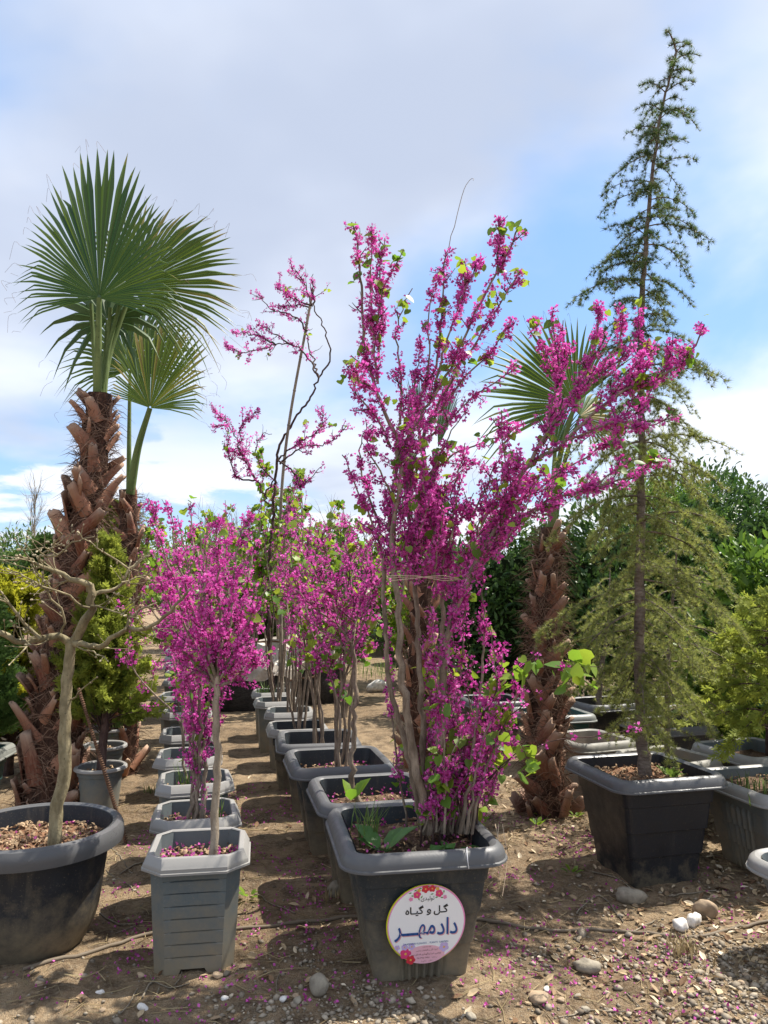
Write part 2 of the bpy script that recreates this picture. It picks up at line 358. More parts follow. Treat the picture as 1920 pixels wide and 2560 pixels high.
# ------------------------------------------------------------------ pots
def rrect(hw, hd, cr, nc, ns):
    pts, side, tt = [], [], []
    cen = [(hw - cr, hd - cr), (-(hw - cr), hd - cr), (-(hw - cr), -(hd - cr)), (hw - cr, -(hd - cr))]
    arcs = [[(cx_ + cr * math.cos(R(90 * k + 90 * j / nc)), cy_ + cr * math.sin(R(90 * k + 90 * j / nc))) for j in range(nc + 1)] for k, (cx_, cy_) in enumerate(cen)]
    for k in range(4):
        for p in arcs[k]: pts.append(p); side.append(-1); tt.append(0)
        a, b = arcs[k][-1], arcs[(k + 1) % 4][0]
        for j in range(1, ns + 1):
            t = j / (ns + 1); pts.append((a[0] + (b[0] - a[0]) * t, a[1] + (b[1] - a[1]) * t)); side.append(k); tt.append(t)
    return np.array(pts), np.array(side), np.array(tt)
def loft(mb, rings, val=0.5):
    n = len(rings[0]); V = np.vstack(rings); i = np.arange(len(rings) - 1)[:, None] * n; j = np.arange(n)[None]; k = (j + 1) % n
    mb.add(V, np.stack((i + j, i + k, i + n + k, i + n + j), -1).reshape(-1, 4), val)
RIMS = {
 'flat': [(-.016, -.004), (-.012, .0), (.004, .0), (.008, -.003), (.022, -.030), (.026, -.036), (.026, -.048), (.032, -.050), (.032, -.058), (.002, -.060)],
 'roll': [(-.016, -.030), (-.012, -.010), (.0, .0), (.014, .003), (.028, -.002), (.040, -.014), (.046, -.030), (.048, -.046), (.055, -.049), (.056, -.056), (.050, -.060), (.002, -.060)],
 'tub': [(-.014, -.02), (-.008, -.004), (.010, .004), (.028, -.004), (.038, -.022), (.041, -.050), (.038, -.075), (.022, -.080), (.002, -.080)],
 'thin': [(-.010, -.006), (-.006, .0), (.008, .002), (.016, -.004), (.018, -.016), (.012, -.022), (.001, -.022)],
}
_pots = {}
def pot_meshes(key, hw, hd, h, taper, corner, nc, style, rim, body_m, rim_m, soil_m, depth):
    if key in _pots: return _pots[key]
    rnd = corner >= 0.99; ns = {'flute': 40, 'oct': 9, 'plain': 6, 'round': 6}[style]
    if rnd: ns, nc = 1, 16
    crf = lambda w, d: min(w, d) * corner if not rnd else min(w, d) * 0.9999
    lev = list(np.linspace(0, 1, 14))
    if style == 'oct':
        gz = np.linspace(0.17, 0.80, 7)
        for z in gz: lev += [z - .007, z, z + .007]
    if style in ('flute', 'plain'):
        gz = (0.27, 0.50, 0.74)
        for z in gz: lev += [z - .004, z + .004]
    if style == 'round':
        gz = (0.86,); lev += [.855, .865]
    lev = sorted(set(round(x, 4) for x in lev)); rings = []
    for t in lev:
        w = hw * (taper + (1 - taper) * t); d = hd * (taper + (1 - taper) * t)
        if key == 'tubround' and t < .34: w *= 1 - .20 * (1 - t / .34) ** 2; d = w
        xy, sd, tt = rrect(w, d, crf(w, d), nc, ns); off = np.zeros(len(xy))
        win = np.clip(np.minimum(tt, 1 - tt) * 12 - 0.6, 0, 1) * (sd >= 0)
        if style == 'oct':
            if any(abs(t - z) < .001 for z in gz): off -= 0.010 * win
            off -= 0.004 * win * (0.12 < t < 0.86)
        if style in ('flute', 'plain', 'round'):
            for z in gz: off -= 0.009 * (t < z)
        if style == 'flute':
            fl = np.where((sd == 0) | (sd == 2), (0.26 > t), (0.72 > t) & (t > .02))
            mid = np.clip(np.minimum(tt, 1 - tt) * 6 - 0.8, 0, 1) * (sd >= 0)
            off += 0.0095 * fl * mid * np.sin(tt * 2 * math.pi * 10)
        s = 1 + off / np.maximum(np.linalg.norm(xy, axis=1), 1e-6)
        xy = xy * s[:, None]; z = np.full(len(xy), t * h)
        if style == 'oct' and t < 0.001: z = z + 0.042 * (np.abs(tt - 0.5) < 0.24) * (sd >= 0)
        rings.append(np.column_stack((xy, z)))
    mb = MB(); loft(mb, rings)
    # inner wall, down to below the soil
    inn = []
    for t, o in ((1.0, -.014), (1 - (depth + .05) / h, -.016)):
        w = hw * (taper + (1 - taper) * t) + o; d = hd * (taper + (1 - taper) * t) + o
        xy, _, _ = rrect(w, d, crf(w, d), nc, ns); inn.append(np.column_stack((xy, np.full(len(xy), t * h - .005))))
    loft(mb, inn)
    bottom = rings[0].copy(); bottom[:, 2] = 0.045 if style == 'oct' else 0.004
    mb.add(np.vstack((bottom * np.array((.985, .985, 1)), [[0, 0, bottom[0, 2]]])), [((q + 1) % len(bottom), q, len(bottom)) for q in range(len(bottom))])
    body = mb.mesh('body', body_m, True, 18 if not rnd else 30)
    mb = MB(); rr = []
    nsr = 4 if not rnd else 1
    for o, z in RIMS[rim]:
        w, d = hw + o, hd + o; c = crf(hw, hd) + o if not rnd else min(w, d) * .9999
        xy, _, _ = rrect(w, d, max(c, .005), nc, nsr); rr.append(np.column_stack((xy, np.full(len(xy), h + z + .0))))
    loft(mb, rr); rimm = mb.mesh('rim', rim_m, True, 28)
    mb = MB(); t = 1 - depth / h; w = hw * (taper + (1 - taper) * t) - .013; d = hd * (taper + (1 - taper) * t) - .013
    rr = []
    for f in (1.0, .9, .75, .6, .45, .3, .15, .03):
        xy, _, _ = rrect(w * f, d * f, crf(w * f, d * f), nc, 4 if not rnd else 1)
        z = h - depth + 0.02 * vnoise(xy[:, 0] * 14 + 3, xy[:, 1] * 14) + .016 * vnoise(xy[:, 0] * 40, xy[:, 1] * 40) + 0.012 * (1 - f)
        rr.append(np.column_stack((xy, z)))
    loft(mb, rr); soil = mb.mesh('soil', soil_m, True)
    _pots[key] = (body, rimm, soil); return _pots[key]
KIND = {  # hw, hd, h, taper, corner, nc, style, rim, body, rim, soil, depth
 'octagon': (.178, .178, .46, .85, .30, 1, 'oct', 'flat', 'grey_plastic', 'grey_rim', 'soil', .085),
 'main':    (.272, .312, .52, .74, .22, 6, 'flute', 'roll', 'slate_plastic', 'slate_rim', 'soil', .075),
 'dark':    (.250, .250, .50, .78, .20, 6, 'flute', 'roll', 'slate_plastic', 'slate_rim', 'soil', .10),
 'dark2':   (.235, .235, .48, .80, .22, 6, 'flute', 'roll', 'slate_plastic', 'slate_rim', 'soil', .12),
 'greyplain': (.20, .20, .46, .82, .24, 1, 'plain', 'flat', 'slate_plastic', 'grey_rim', 'soil', .09),
 'cedar':   (.272, .272, .55, .76, .16, 5, 'plain', 'roll', 'navy_plastic', 'black_rim', 'bark_soil', .07),
 'ribbed':  (.290, .290, .46, .80, .20, 5, 'flute', 'roll', 'grey_plastic', 'grey_rim', 'soil', .06),
 'tubround': (.325, .325, .50, .80, 1.0, 12, 'round', 'tub', 'black_plastic', 'black_rim', 'bark_soil', .085),
 'roundgrey': (.145, .145, .38, .76, 1.0, 12, 'round', 'thin', 'grey_plastic', 'grey_rim', 'soil', .05),
 'beige':   (.215, .215, .43, .80, .30, 5, 'plain', 'roll', 'beige_plastic', 'beige_plastic', 'bark_soil', .10),
 'teal':    (.240, .240, .45, .84, .18, 5, 'plain', 'roll', 'teal_plastic', 'teal_rim', 'soil', .06),
 'charcoal': (.235, .235, .46, .82, .22, 5, 'plain', 'roll', 'black_plastic', 'slate_rim', 'soil', .09),
 'fluted':  (.245, .245, .46, .82, .20, 5, 'flute', 'roll', 'grey_plastic', 'grey_rim', 'soil', .08),
 'bigtub':  (.50, .50, .58, .86, 1.0, 12, 'round', 'tub', 'black_plastic', 'slate_rim', 'soil', .08),
 'cornertub': (.29, .29, .47, .80, .42, 6, 'plain', 'roll', 'grey_plastic', 'grey_rim', 'soil', .09),
}
def place_pot(kind, label, x, y, rz, group=None, petals=0, chips=0, sc=1.0):
    k = list(KIND[kind])
    me = pot_meshes(kind, *k[:8], M[k[8]], M[k[9]], M[k[10]], k[11])
    z = float(ground_z(np.array(x), np.array(y))) - .012
    t = thing('plant_pot', label, 'pot', (x, y, z), R(rz), group); t.scale = (sc, sc, sc)
    for nm, m_ in zip(('body', 'rim', 'soil'), me): inst(nm, m_, t, Matrix())
    sz = k[2] - k[11]; w, d = k[0] * .88, k[1] * .88
    def spots(n):
        if k[4] > .99:
            r = np.sqrt(rng.random(n)) * w; a = rng.random(n) * 6.283; return np.column_stack((r * np.cos(a), r * np.sin(a)))
        return np.column_stack((rng.uniform(-w, w, n), rng.uniform(-d, d, n)))
    if chips:
        mb = MB(); xy = spots(chips); pos = np.column_stack((xy, np.full(chips, sz + .012) + rng.uniform(0, .014, chips)))
        scatter(mb, PEB_V * np.array((1, .6, .35)), PEB_F, pos, frames(nrm(rng.normal(0, .6, (chips, 3)) + (0, 0, 1)), rng.random(chips) * 6), rng.uniform(.006, .017, chips), rng.random(chips))
        mb.build('bark_chips', M['chip'], t, False, 'stuff')
    if petals:
        mb = MB(); xy = spots(petals); xy = xy + .03 * rng.normal(0, 1, xy.shape); xy = np.clip(xy, (-w, -d), (w, d))
        pos = np.column_stack((xy, np.full(petals, sz + .02) + rng.uniform(0, .016, petals)))
        scatter(mb, FLO_V, FLO_F, pos, frames(rng.normal(0, 1, (petals, 3)), rng.random(petals) * 6), rng.uniform(.010, .016, petals), rng.random(petals))
        mb.build('fallen_petals', M['petal'], t, False, 'stuff')
    return t, z + sz * sc

# small templates
PEB_V = nrm(np.array([(0, 0, 1), (0, 0, -1), (1, 0, .1), (.4, .9, -.1), (-.7, .7, .15), (-.9, -.4, -.1), (.1, -1, .1), (.8, -.6, -.15)], float))
PEB_F = np.array([(0, 2, 3), (0, 3, 4), (0, 4, 5), (0, 5, 6), (0, 6, 7), (0, 7, 2), (1, 3, 2), (1, 4, 3), (1, 5, 4), (1, 6, 5), (1, 7, 6), (1, 2, 7)])
FLO_V = np.array([(0, 0, 0), (-.42, .26, .52), (0, .52, .95), (.42, .26, .52), (-.26, -.22, .72), (0, -.30, 1.12), (.26, -.22, .72)])
FLO_F = np.array([(0, 3, 2, 1), (0, 4, 5, 6)])
HEART_V = np.array([(0, 0, 0), (0, .5, -.03), (0, 1.02, -.12), (-.30, -.15, .05), (-.53, .16, .09), (-.40, .58, .03), (.30, -.15, .05), (.53, .16, .09), (.40, .58, .03)])
HEART_F = np.array([(0, 1, 4, 3), (1, 2, 5, 4), (0, 6, 7, 1), (1, 7, 8, 2)])
OVAL_V = np.array([(0, 0, 0), (-.17, .3, .05), (-.16, .68, .04), (0, 1, -.12), (.16, .68, .04), (.17, .3, .05), (0, .5, -.03)])
OVAL_F = np.array([(0, 6, 2, 1), (6, 3, 2, 2), (0, 5, 4, 6), (6, 4, 3, 3)])[:, :4]
OVAL_F = np.array([(0, 6, 1), (1, 6, 2), (2, 6, 3), (0, 5, 6), (5, 4, 6), (4, 3, 6)])
def lframes(D, N):
    Y_ = nrm(D); X_ = nrm(np.cross(Y_, N)); Z_ = np.cross(X_, Y_); return np.stack((X_, Y_, Z_), axis=2)
def spray_template(pairs=5, w=.42, droop=.1):
    V, F = [], []
    def tri(a, b, wd):
        a, b = np.array(a, float), np.array(b, float); d = nrm(b - a); s = np.cross(d, (0, 0, 1)) * wd; i0 = len(V)
        m_ = a * .45 + b * .55; V.extend([a, m_ + s, b, m_ - s]); F.append((i0, i0 + 1, i0 + 2, i0 + 3))
    tri((0, 0, 0), (0, 1, -droop), .05)
    for k in range(pairs):
        t = .12 + .72 * k / pairs; L = w * (1 - .6 * t)
        for s in (-1, 1): tri((0, t, -droop * t * t), (s * L * .75, t + L * .8, -droop * t + rng.uniform(-.12, .12)), .065)
    return np.array(V), np.array(F)
SPRAY_V, SPRAY_F = spray_template()
a_ = np.linspace(0, 2 * math.pi, 13, endpoint=False)
ROS_V, ROS_F = [], []
for q, aa in enumerate(a_):
    tilt = .35 + .75 * ((q * 5) % 7) / 7.0; d_ = np.array((math.sin(tilt) * math.cos(aa), math.sin(tilt) * math.sin(aa), math.cos(tilt)))
    s_ = nrm(np.cross(d_, (0.2, 0.1, 1.0))) * .042; i0 = len(ROS_V); ROS_V += [-s_, s_, d_]; ROS_F.append((i0, i0 + 1, i0 + 2))
ROS_V = np.array(ROS_V); ROS_F = np.array(ROS_F)

# ------------------------------------------------------------------ woody plants
class Tree:
    def __init__(s, name, label, cat, base, group=None):
        s.o = np.array(base, float); s.root = thing(name, label, cat, tuple(s.o), 0, group)
        s.tw = MB(); s.fl = MB(); s.lf = MB(); s.paths = []; s.leaves = []
    def part(s, mb, name, mat, smooth=True, kind=None):
        if not mb.n: return None
        mb.v = [v - s.o for v in mb.v]; return mb.build(name, mat, s.root, smooth, kind)
    def limb(s, pts, r0, r1, mat='redbud_bark', name='branch', wob=0.006, sides=7, step=.035, lump=.06):
        p = spline(pts, step); n = len(p)
        p[1:-1] += rng.normal(0, wob, (n - 2, 3)) * np.array((1, 1, .6)) if n > 2 else 0
        mb = MB(); t = np.linspace(0, 1, n); tube(mb, p, r0 + (r1 - r0) * t ** .85, sides, lump=lump)
        s.part(mb, name, M[mat]); s.paths.append((p, r0, r1)); return p
    def grow(s, p0, d, L, seg=.03, up=.05, wander=.16):
        n = max(3, int(L / seg)); p = [np.array(p0, float)]; d = nrm(np.array(d, float))
        for _ in range(n):
            d = nrm(d + rng.normal(0, wander, 3) + np.array((0, 0, up))); p.append(p[-1] + d * (L / n))
        return np.array(p)
    def twig(s, pts, r0, r1=.0012, sides=4):
        tube(s.tw, pts, np.linspace(r0, r1, len(pts)), sides, cap=False)
    def side(s, path, n, L, t0=.15, t1=.98, ang=(25, 65), up=.07, r=.003, sub=0, bloom=40, leaf=0.0, fs=.013, k=(4, 9), lsz=.05, wander=.16, clump=.55):
        res = []
        for _ in range(n):
            t = rng.uniform(t0, t1); i = min(len(path) - 2, int(t * (len(path) - 1))); d = nrm(path[i + 1] - path[i])
            a = R(rng.uniform(*ang)); perp = nrm(np.cross(d, rng.normal(0, 1, 3)))
            l = L * rng.uniform(.45, 1.15) * (1.1 - .55 * t); tw = s.grow(path[i], d * math.cos(a) + perp * math.sin(a), l, .022, up, wander)
            s.twig(tw, r * rng.uniform(.7, 1.1)); res.append(tw)
            if bloom: s.bloom(tw, bloom, 0.05, 1, fs, k, clump)
            if leaf: s.leafs(tw, leaf, lsz)
            if sub: s.side(tw, sub, L * .5, .2, .95, ang, up, r * .6, 0, bloom, leaf, fs, k, lsz, wander, clump)
        return res
    def bloom(s, path, per_m, t0=0., t1=1., fs=.013, k=(4, 9), clump=.55, spread=.016):
        seg = np.linalg.norm(np.diff(path, axis=0), axis=1); cum = np.concatenate(([0], np.cumsum(seg))); L = cum[-1]
        n = int(per_m * L * (t1 - t0) + rng.random())
        if n < 1: return
        u = np.sort(rng.uniform(t0, t1, n)) * L
        ph = rng.random() * 9; keep = (vnoise(u * 9 + ph * 7, np.full(n, ph)) + .5) > (clump * .8 * rng.random(n)); u = u[keep]
        if not len(u): return
        u = np.clip(np.round(u / .024) * .024 + rng.normal(0, .0025, len(u)), 0, L)
        c = np.column_stack([np.interp(u, cum, path[:, j]) for j in range(3)]); tone = rng.normal(.5, .20, len(c))
        kk = rng.integers(k[0], k[1] + 1, len(c)); c = np.repeat(c, kk, axis=0); tone = np.repeat(tone, kk); n = len(c)
        D = nrm(rng.normal(0, 1, (n, 3)) + np.array((0, 0, -.15)))
        pos = c + D * rng.uniform(.15, 1.0, n)[:, None] * spread
        scatter(s.fl, FLO_V, FLO_F, pos, frames(nrm(D + rng.normal(0, .45, (n, 3))), rng.random(n) * 6.28), fs * rng.uniform(.7, 1.2, n), np.clip(tone + rng.normal(0, .22, n), 0, 1))
    def leafs(s, path, per_m, size=.05, clump=3):
        L = np.linalg.norm(np.diff(path, axis=0), axis=1).sum(); n = rng.poisson(per_m * L)
        for _ in range(n):
            i = rng.integers(max(1, len(path) // 3), len(path)); tone = rng.random()
            for _ in range(rng.integers(1, clump + 1)):
                d = nrm(rng.normal(0, 1, 3) + np.array((0, 0, -.35))); nn = nrm(rng.normal(0, .7, 3) + np.array((0, -.25, .8)))
                p = path[i] + rng.normal(0, .018, 3); s.leaves.append((p, d, nn, size * rng.uniform(.55, 1.2), np.clip(tone + rng.normal(0, .2), 0, 1)))
    def finish(s, twig_mat='redbud_twig', single=0, leaf_mat='heart_leaf', tmpl=(HEART_V, HEART_F), bl='blossom'):
        s.part(s.tw, 'twigs', M[twig_mat], True, 'stuff'); s.part(s.fl, 'blossom', M[bl], False, 'stuff')
        if not s.leaves: return s
        s.leaves.sort(key=lambda a: -a[3] / (a[0][1] + .5))
        for q, (p, d, n, z, v) in enumerate(s.leaves[:single]):
            key = (id(tmpl[0]), leaf_mat, int(v * 5))
            if key not in _leafmesh:
                mb = MB(); mb.add(tmpl[0], tmpl[1], (int(v * 5) + .5) / 6); _leafmesh[key] = mb.mesh('leaf', M[leaf_mat], True)
            inst('leaf', _leafmesh[key], s.root, mat4(lframes(d[None], n[None])[0] * z, p - s.o))
        rest = s.leaves[single:]
        if rest:
            mb = MB(); A = [np.array(x) for x in zip(*rest)]
            scatter(mb, tmpl[0], tmpl[1], A[0], lframes(A[1], A[2]), A[3], A[4]); s.part(mb, 'foliage', M[leaf_mat], True, 'stuff')
        return s
_leafmesh = {}
def PX(pts, d0, d1=None):
    """photo measurements to points, depth running from d0 to d1"""
    d1 = d0 if d1 is None else d1; n = len(pts)
    return [P(x, y, d0 + (d1 - d0) * k / max(1, n - 1)) for k, (x, y) in enumerate(pts)]

# ---- left row of octagonal pots, receding
ORD = ['front', 'second', 'third', 'fourth', 'fifth', 'sixth', 'seventh', 'eighth', 'ninth', 'tenth', 'eleventh', 'twelfth', 'thirteenth', 'fourteenth', 'fifteenth', 'sixteenth']
LROW = [3.28, 3.82, 4.38, 4.98, 5.75, 6.65, 7.6, 8.8, 9.7, 10.6, 11.7, 12.9, 14.1, 15.5, 16.9]
lrow = []
for q, y in enumerate(LROW):
    x = -0.762 - 0.275 * (y - 3.28) + (0 if q == 0 else rng.uniform(-.025, .025))
    lab = ('grey octagonal plastic pot holding the single pale trunk at the head of its row' if q == 0 else
           f'grey octagonal plastic pot, {ORD[q]} in the row that starts with the single pale trunk')
    t, sz = place_pot('octagon', lab, x, y, 9 + (0 if q == 0 else rng.uniform(-3, 7)), 'octagonal grey pots in a long row',
                      petals=[170, 110, 40, 40, 30, 25, 10, 10, 0, 0, 0, 0, 0, 0, 0][q], chips=[260, 160, 60, 60, 30, 0, 0, 0, 0, 0, 0, 0, 0, 0, 0][q])
    lrow.append((x, y, sz))
# ---- row headed by the big flowering pot
mx, my = .109, 3.30
_, main_sz = place_pot('main', 'large slate grey planter with thick rolled rim and round sign, crowded with redbud stems', mx, my, 10, None, 120, 260)
rrow = []
for q, (kind, y, dx) in enumerate((('dark', 3.98, .02), ('dark', 4.66, .0), ('dark2', 5.42, .03), ('greyplain', 5.95, -.02), ('octagon', 6.6, .02), ('octagon', 7.2, .0), ('octagon', 7.85, .05))):
    x = mx - .28 * (y - my) + dx
    lab = (f'dark grey rolled rim planter, {ORD[q + 1]} in the row behind the round sign' if q < 4 else f'light grey octagonal pot, {ORD[q + 1]} in the row behind the round sign')
    t, sz = place_pot(kind, lab, x, y, 10 + rng.uniform(-3, 5), 'planters behind the signed planter', petals=[60, 30, 20, 10, 0, 0, 0][q], chips=[120, 60, 30, 0, 0, 0, 0][q])
    rrow.append((x, y, sz))
# ---- front left tub, cedar planter and the pots around
tubx, tuby = -1.50, 3.42
_, tub_sz = place_pot('tubround', 'big round black tub with grey scuffed rolled rim, holding the bare magnolia', tubx, tuby, 0, None, 60, 620)
cedx, cedy = 1.385, 4.235
_, ced_sz = place_pot('cedar', 'large black square planter under the tall cedar, its foot chipped and muddy', cedx, cedy, 14, None, 4, 380)
_, rib_sz = place_pot('ribbed', 'grey fluted square planter beside the black cedar planter, holding a golden conifer', 2.14, 4.32, 14, None, 0, 120)
_, crn_sz = place_pot('cornertub', 'empty looking grey rounded planter in front of the fluted planter', 1.83, 3.18, 20, sc=.86)
_, be1 = place_pot('beige', 'beige grey planter right behind the black cedar planter, holding a thin young cedar', 1.80, 5.02, 26, 'beige planters behind the cedar', 0, 60)
_, be2 = place_pot('beige', 'beige grey planter between the teal planter and its beige twin', 1.46, 5.62, 22, 'beige planters behind the cedar')
_, gr3 = place_pot('fluted', 'grey planter behind the fluted planter, under the golden conifer branches', 2.40, 5.12, 20)
_, te1 = place_pot('teal', 'teal green square planter beside the trunk of the palm by the cedar', 1.42, 6.62, 14)
_, ch1 = place_pot('charcoal', 'charcoal planter behind the teal planter, with a stout young trunk', 1.98, 7.15, 20, 'charcoal planters at the back')
_, ch2 = place_pot('charcoal', 'charcoal planter in the back row in line with the cedar trunk', 2.58, 7.2, 16, 'charcoal planters at the back')
_, ch3 = place_pot('charcoal', 'charcoal planter between the beige planters and the back row', 2.22, 6.15, 18, 'charcoal planters at the back')
place_pot('fluted', 'grey fluted planter standing alone behind the big redbud', .92, 10.3, 8)
place_pot('charcoal', 'charcoal planter behind the fluted planter, half hidden by redbud stems', 1.30, 11.5, 12, 'charcoal planters at the back')
place_pot('charcoal', 'charcoal planter furthest back on the path past the big redbud', 1.85, 13.4, 12, 'charcoal planters at the back')
place_pot('charcoal', 'charcoal planter beside the palm trunk near the teal planter', 1.02, 7.4, 12, 'charcoal planters at the back')
place_pot('bigtub', 'very large round black tub at the far end of the path', .12, 16.9, 0, 'huge round tubs')
place_pot('bigtub', 'very large round black tub half hidden by the thick redbud stems', .55, 15.0, 0, 'huge round tubs')
place_pot('teal', 'teal square planter behind the left palm trunk under dark green conifer', -2.78, 5.15, 5)
RG = [(-1.80, 5.02, 'grey round pot holding the golden cypress beside the leaning steel bar'), (-2.0, 5.62, 'grey round pot just behind the golden cypress pot'),
      (-2.21, 6.30, 'grey round pot with green weeds, third behind the palm'), (-2.44, 7.2, 'grey round pot with green weeds, last of four behind the palm')]
rgz = []
for x, y, lab in RG: rgz.append(place_pot('roundgrey', lab, x, y, 0, 'round grey pots behind the palm', chips=40)[1])

# ------------------------------------------------------------------ the big redbud
T = Tree('redbud_tree', 'huge magenta flowering redbud with many stems in the signed slate planter', 'tree', (mx, my, main_sz))
D0 = 3.32
def lb(pts, d0, d1, r0, r1, n=0, L=.16, sub=1, bl=46, leaf=1.6, t0=.1, direct=30, lt0=.0, lsz=.038, **kw):
    p = T.limb(PX(pts, d0, d1), r0, r1, wob=.004)
    if direct: T.bloom(p, direct * 1.05, lt0, 1, .0140, (7, 14), .6, .021)
    if n: T.side(p, int(n * .75), L * .85, t0, 1, sub=sub, bloom=bl, leaf=leaf, lsz=lsz, **kw)
    return p
# main uprights
lb([(1078, 2085), (1044, 1932), (1014, 1760), (1003, 1668), (991, 1452), (979, 1363), (990, 1270), (1002, 1200), (995, 1120), (984, 1083), (962, 1029), (937, 956), (919, 902), (910, 848), (904, 739), (893, 631), (879, 556)], 3.22, 3.15, .021, .0035, 34, .17, 1, t0=.45, direct=26, lt0=.42)
lb([(1060, 2085), (1020, 1892), (979, 1729), (963, 1607), (959, 1444), (975, 1342), (979, 1240), (1000, 1150), (1040, 1060), (1085, 992), (1125, 920), (1157, 848), (1183, 794), (1212, 732), (1241, 685), (1273, 624), (1298, 566)], 3.3, 3.2, .014, .0035, 42, .16, 1, t0=.4, direct=34, lt0=.4)
lb([(1085, 2080), (1060, 1900), (1052, 1700), (1040, 1500), (1030, 1350), (1015, 1240), (1013, 1137), (1030, 1070), (1052, 992), (1089, 920), (1100, 830), (1103, 775), (1110, 685), (1114, 627)], 3.35, 3.42, .017, .003, 30, .16, 1, t0=.42, lt0=.4)
lb([(1095, 2080), (1103, 1850), (1101, 1668), (1107, 1566), (1103, 1485), (1105, 1395), (1090, 1280), (1060, 1180), (1063, 1080), (1081, 1036), (1125, 956), (1157, 902), (1194, 848), (1233, 786), (1266, 732), (1298, 680)], 3.4, 3.5, .016, .003, 36, .17, 1, t0=.4, lt0=.4)
# secondary tips of the crown
for pts, d0, d1 in (([(945, 960), (937, 884), (928, 775), (928, 667), (930, 566)], 3.15, 3.1), ([(948, 900), (955, 800), (950, 730), (955, 652), (962, 595)], 3.15, 3.2),
                    ([(935, 850), (955, 732), (987, 667), (1009, 624)], 3.15, 3.05), ([(1000, 1060), (1005, 960), (991, 866), (987, 830), (1005, 775), (1031, 721)], 3.2, 3.3),
                    ([(1030, 1060), (1063, 956), (1074, 884), (1071, 812), (1078, 739), (1103, 689)], 3.38, 3.3), ([(1081, 990), (1103, 902), (1125, 830), (1150, 757), (1176, 696), (1201, 645)], 3.25, 3.4),
                    ([(1150, 757), (1147, 739), (1165, 696), (1161, 652)], 3.35, 3.45), ([(1241, 685), (1248, 595), (1251, 540)], 3.2, 3.15),
                    ([(1085, 1043), (1132, 985), (1175, 931), (1212, 895), (1248, 848), (1280, 797)], 3.4, 3.3), ([(1031, 1155), (1067, 1101), (1118, 1058), (1165, 1007), (1212, 974), (1259, 938), (1298, 902)], 3.35, 3.2),
                    ([(1052, 1210), (1085, 1173), (1132, 1137), (1194, 1112), (1266, 1087), (1309, 1058)], 3.4, 3.25), ([(977, 1119), (955, 1065), (922, 1021), (890, 985), (875, 931)], 3.2, 3.05),
                    ([(944, 992), (926, 964), (897, 956), (888, 913)], 3.12, 3.0), ([(960, 1400), (940, 1330), (904, 1246), (872, 1173), (855, 1137)], 3.3, 3.15), ([(950, 1320), (920, 1230), (900, 1150), (905, 1090), (930, 1060)], 3.3, 3.4),
                    ([(1000, 1280), (960, 1200), (930, 1140), (912, 1080)], 3.25, 3.1), ([(1050, 1300), (1075, 1200), (1110, 1120), (1140, 1060), (1170, 1020)], 3.35, 3.15),
                    ([(1060, 1350), (1100, 1250), (1150, 1180), (1190, 1150)], 3.35, 3.5), ([(1015, 1240), (1030, 1160), (1060, 1080), (1100, 1010), (1130, 940)], 3.3, 3.6),
                    ([(995, 1155), (1010, 1080), (1030, 1000), (1040, 930), (1052, 850)], 3.2, 3.4)):
    lb(pts, d0, d1, .0062, .002, 10, .12, 1, direct=44)
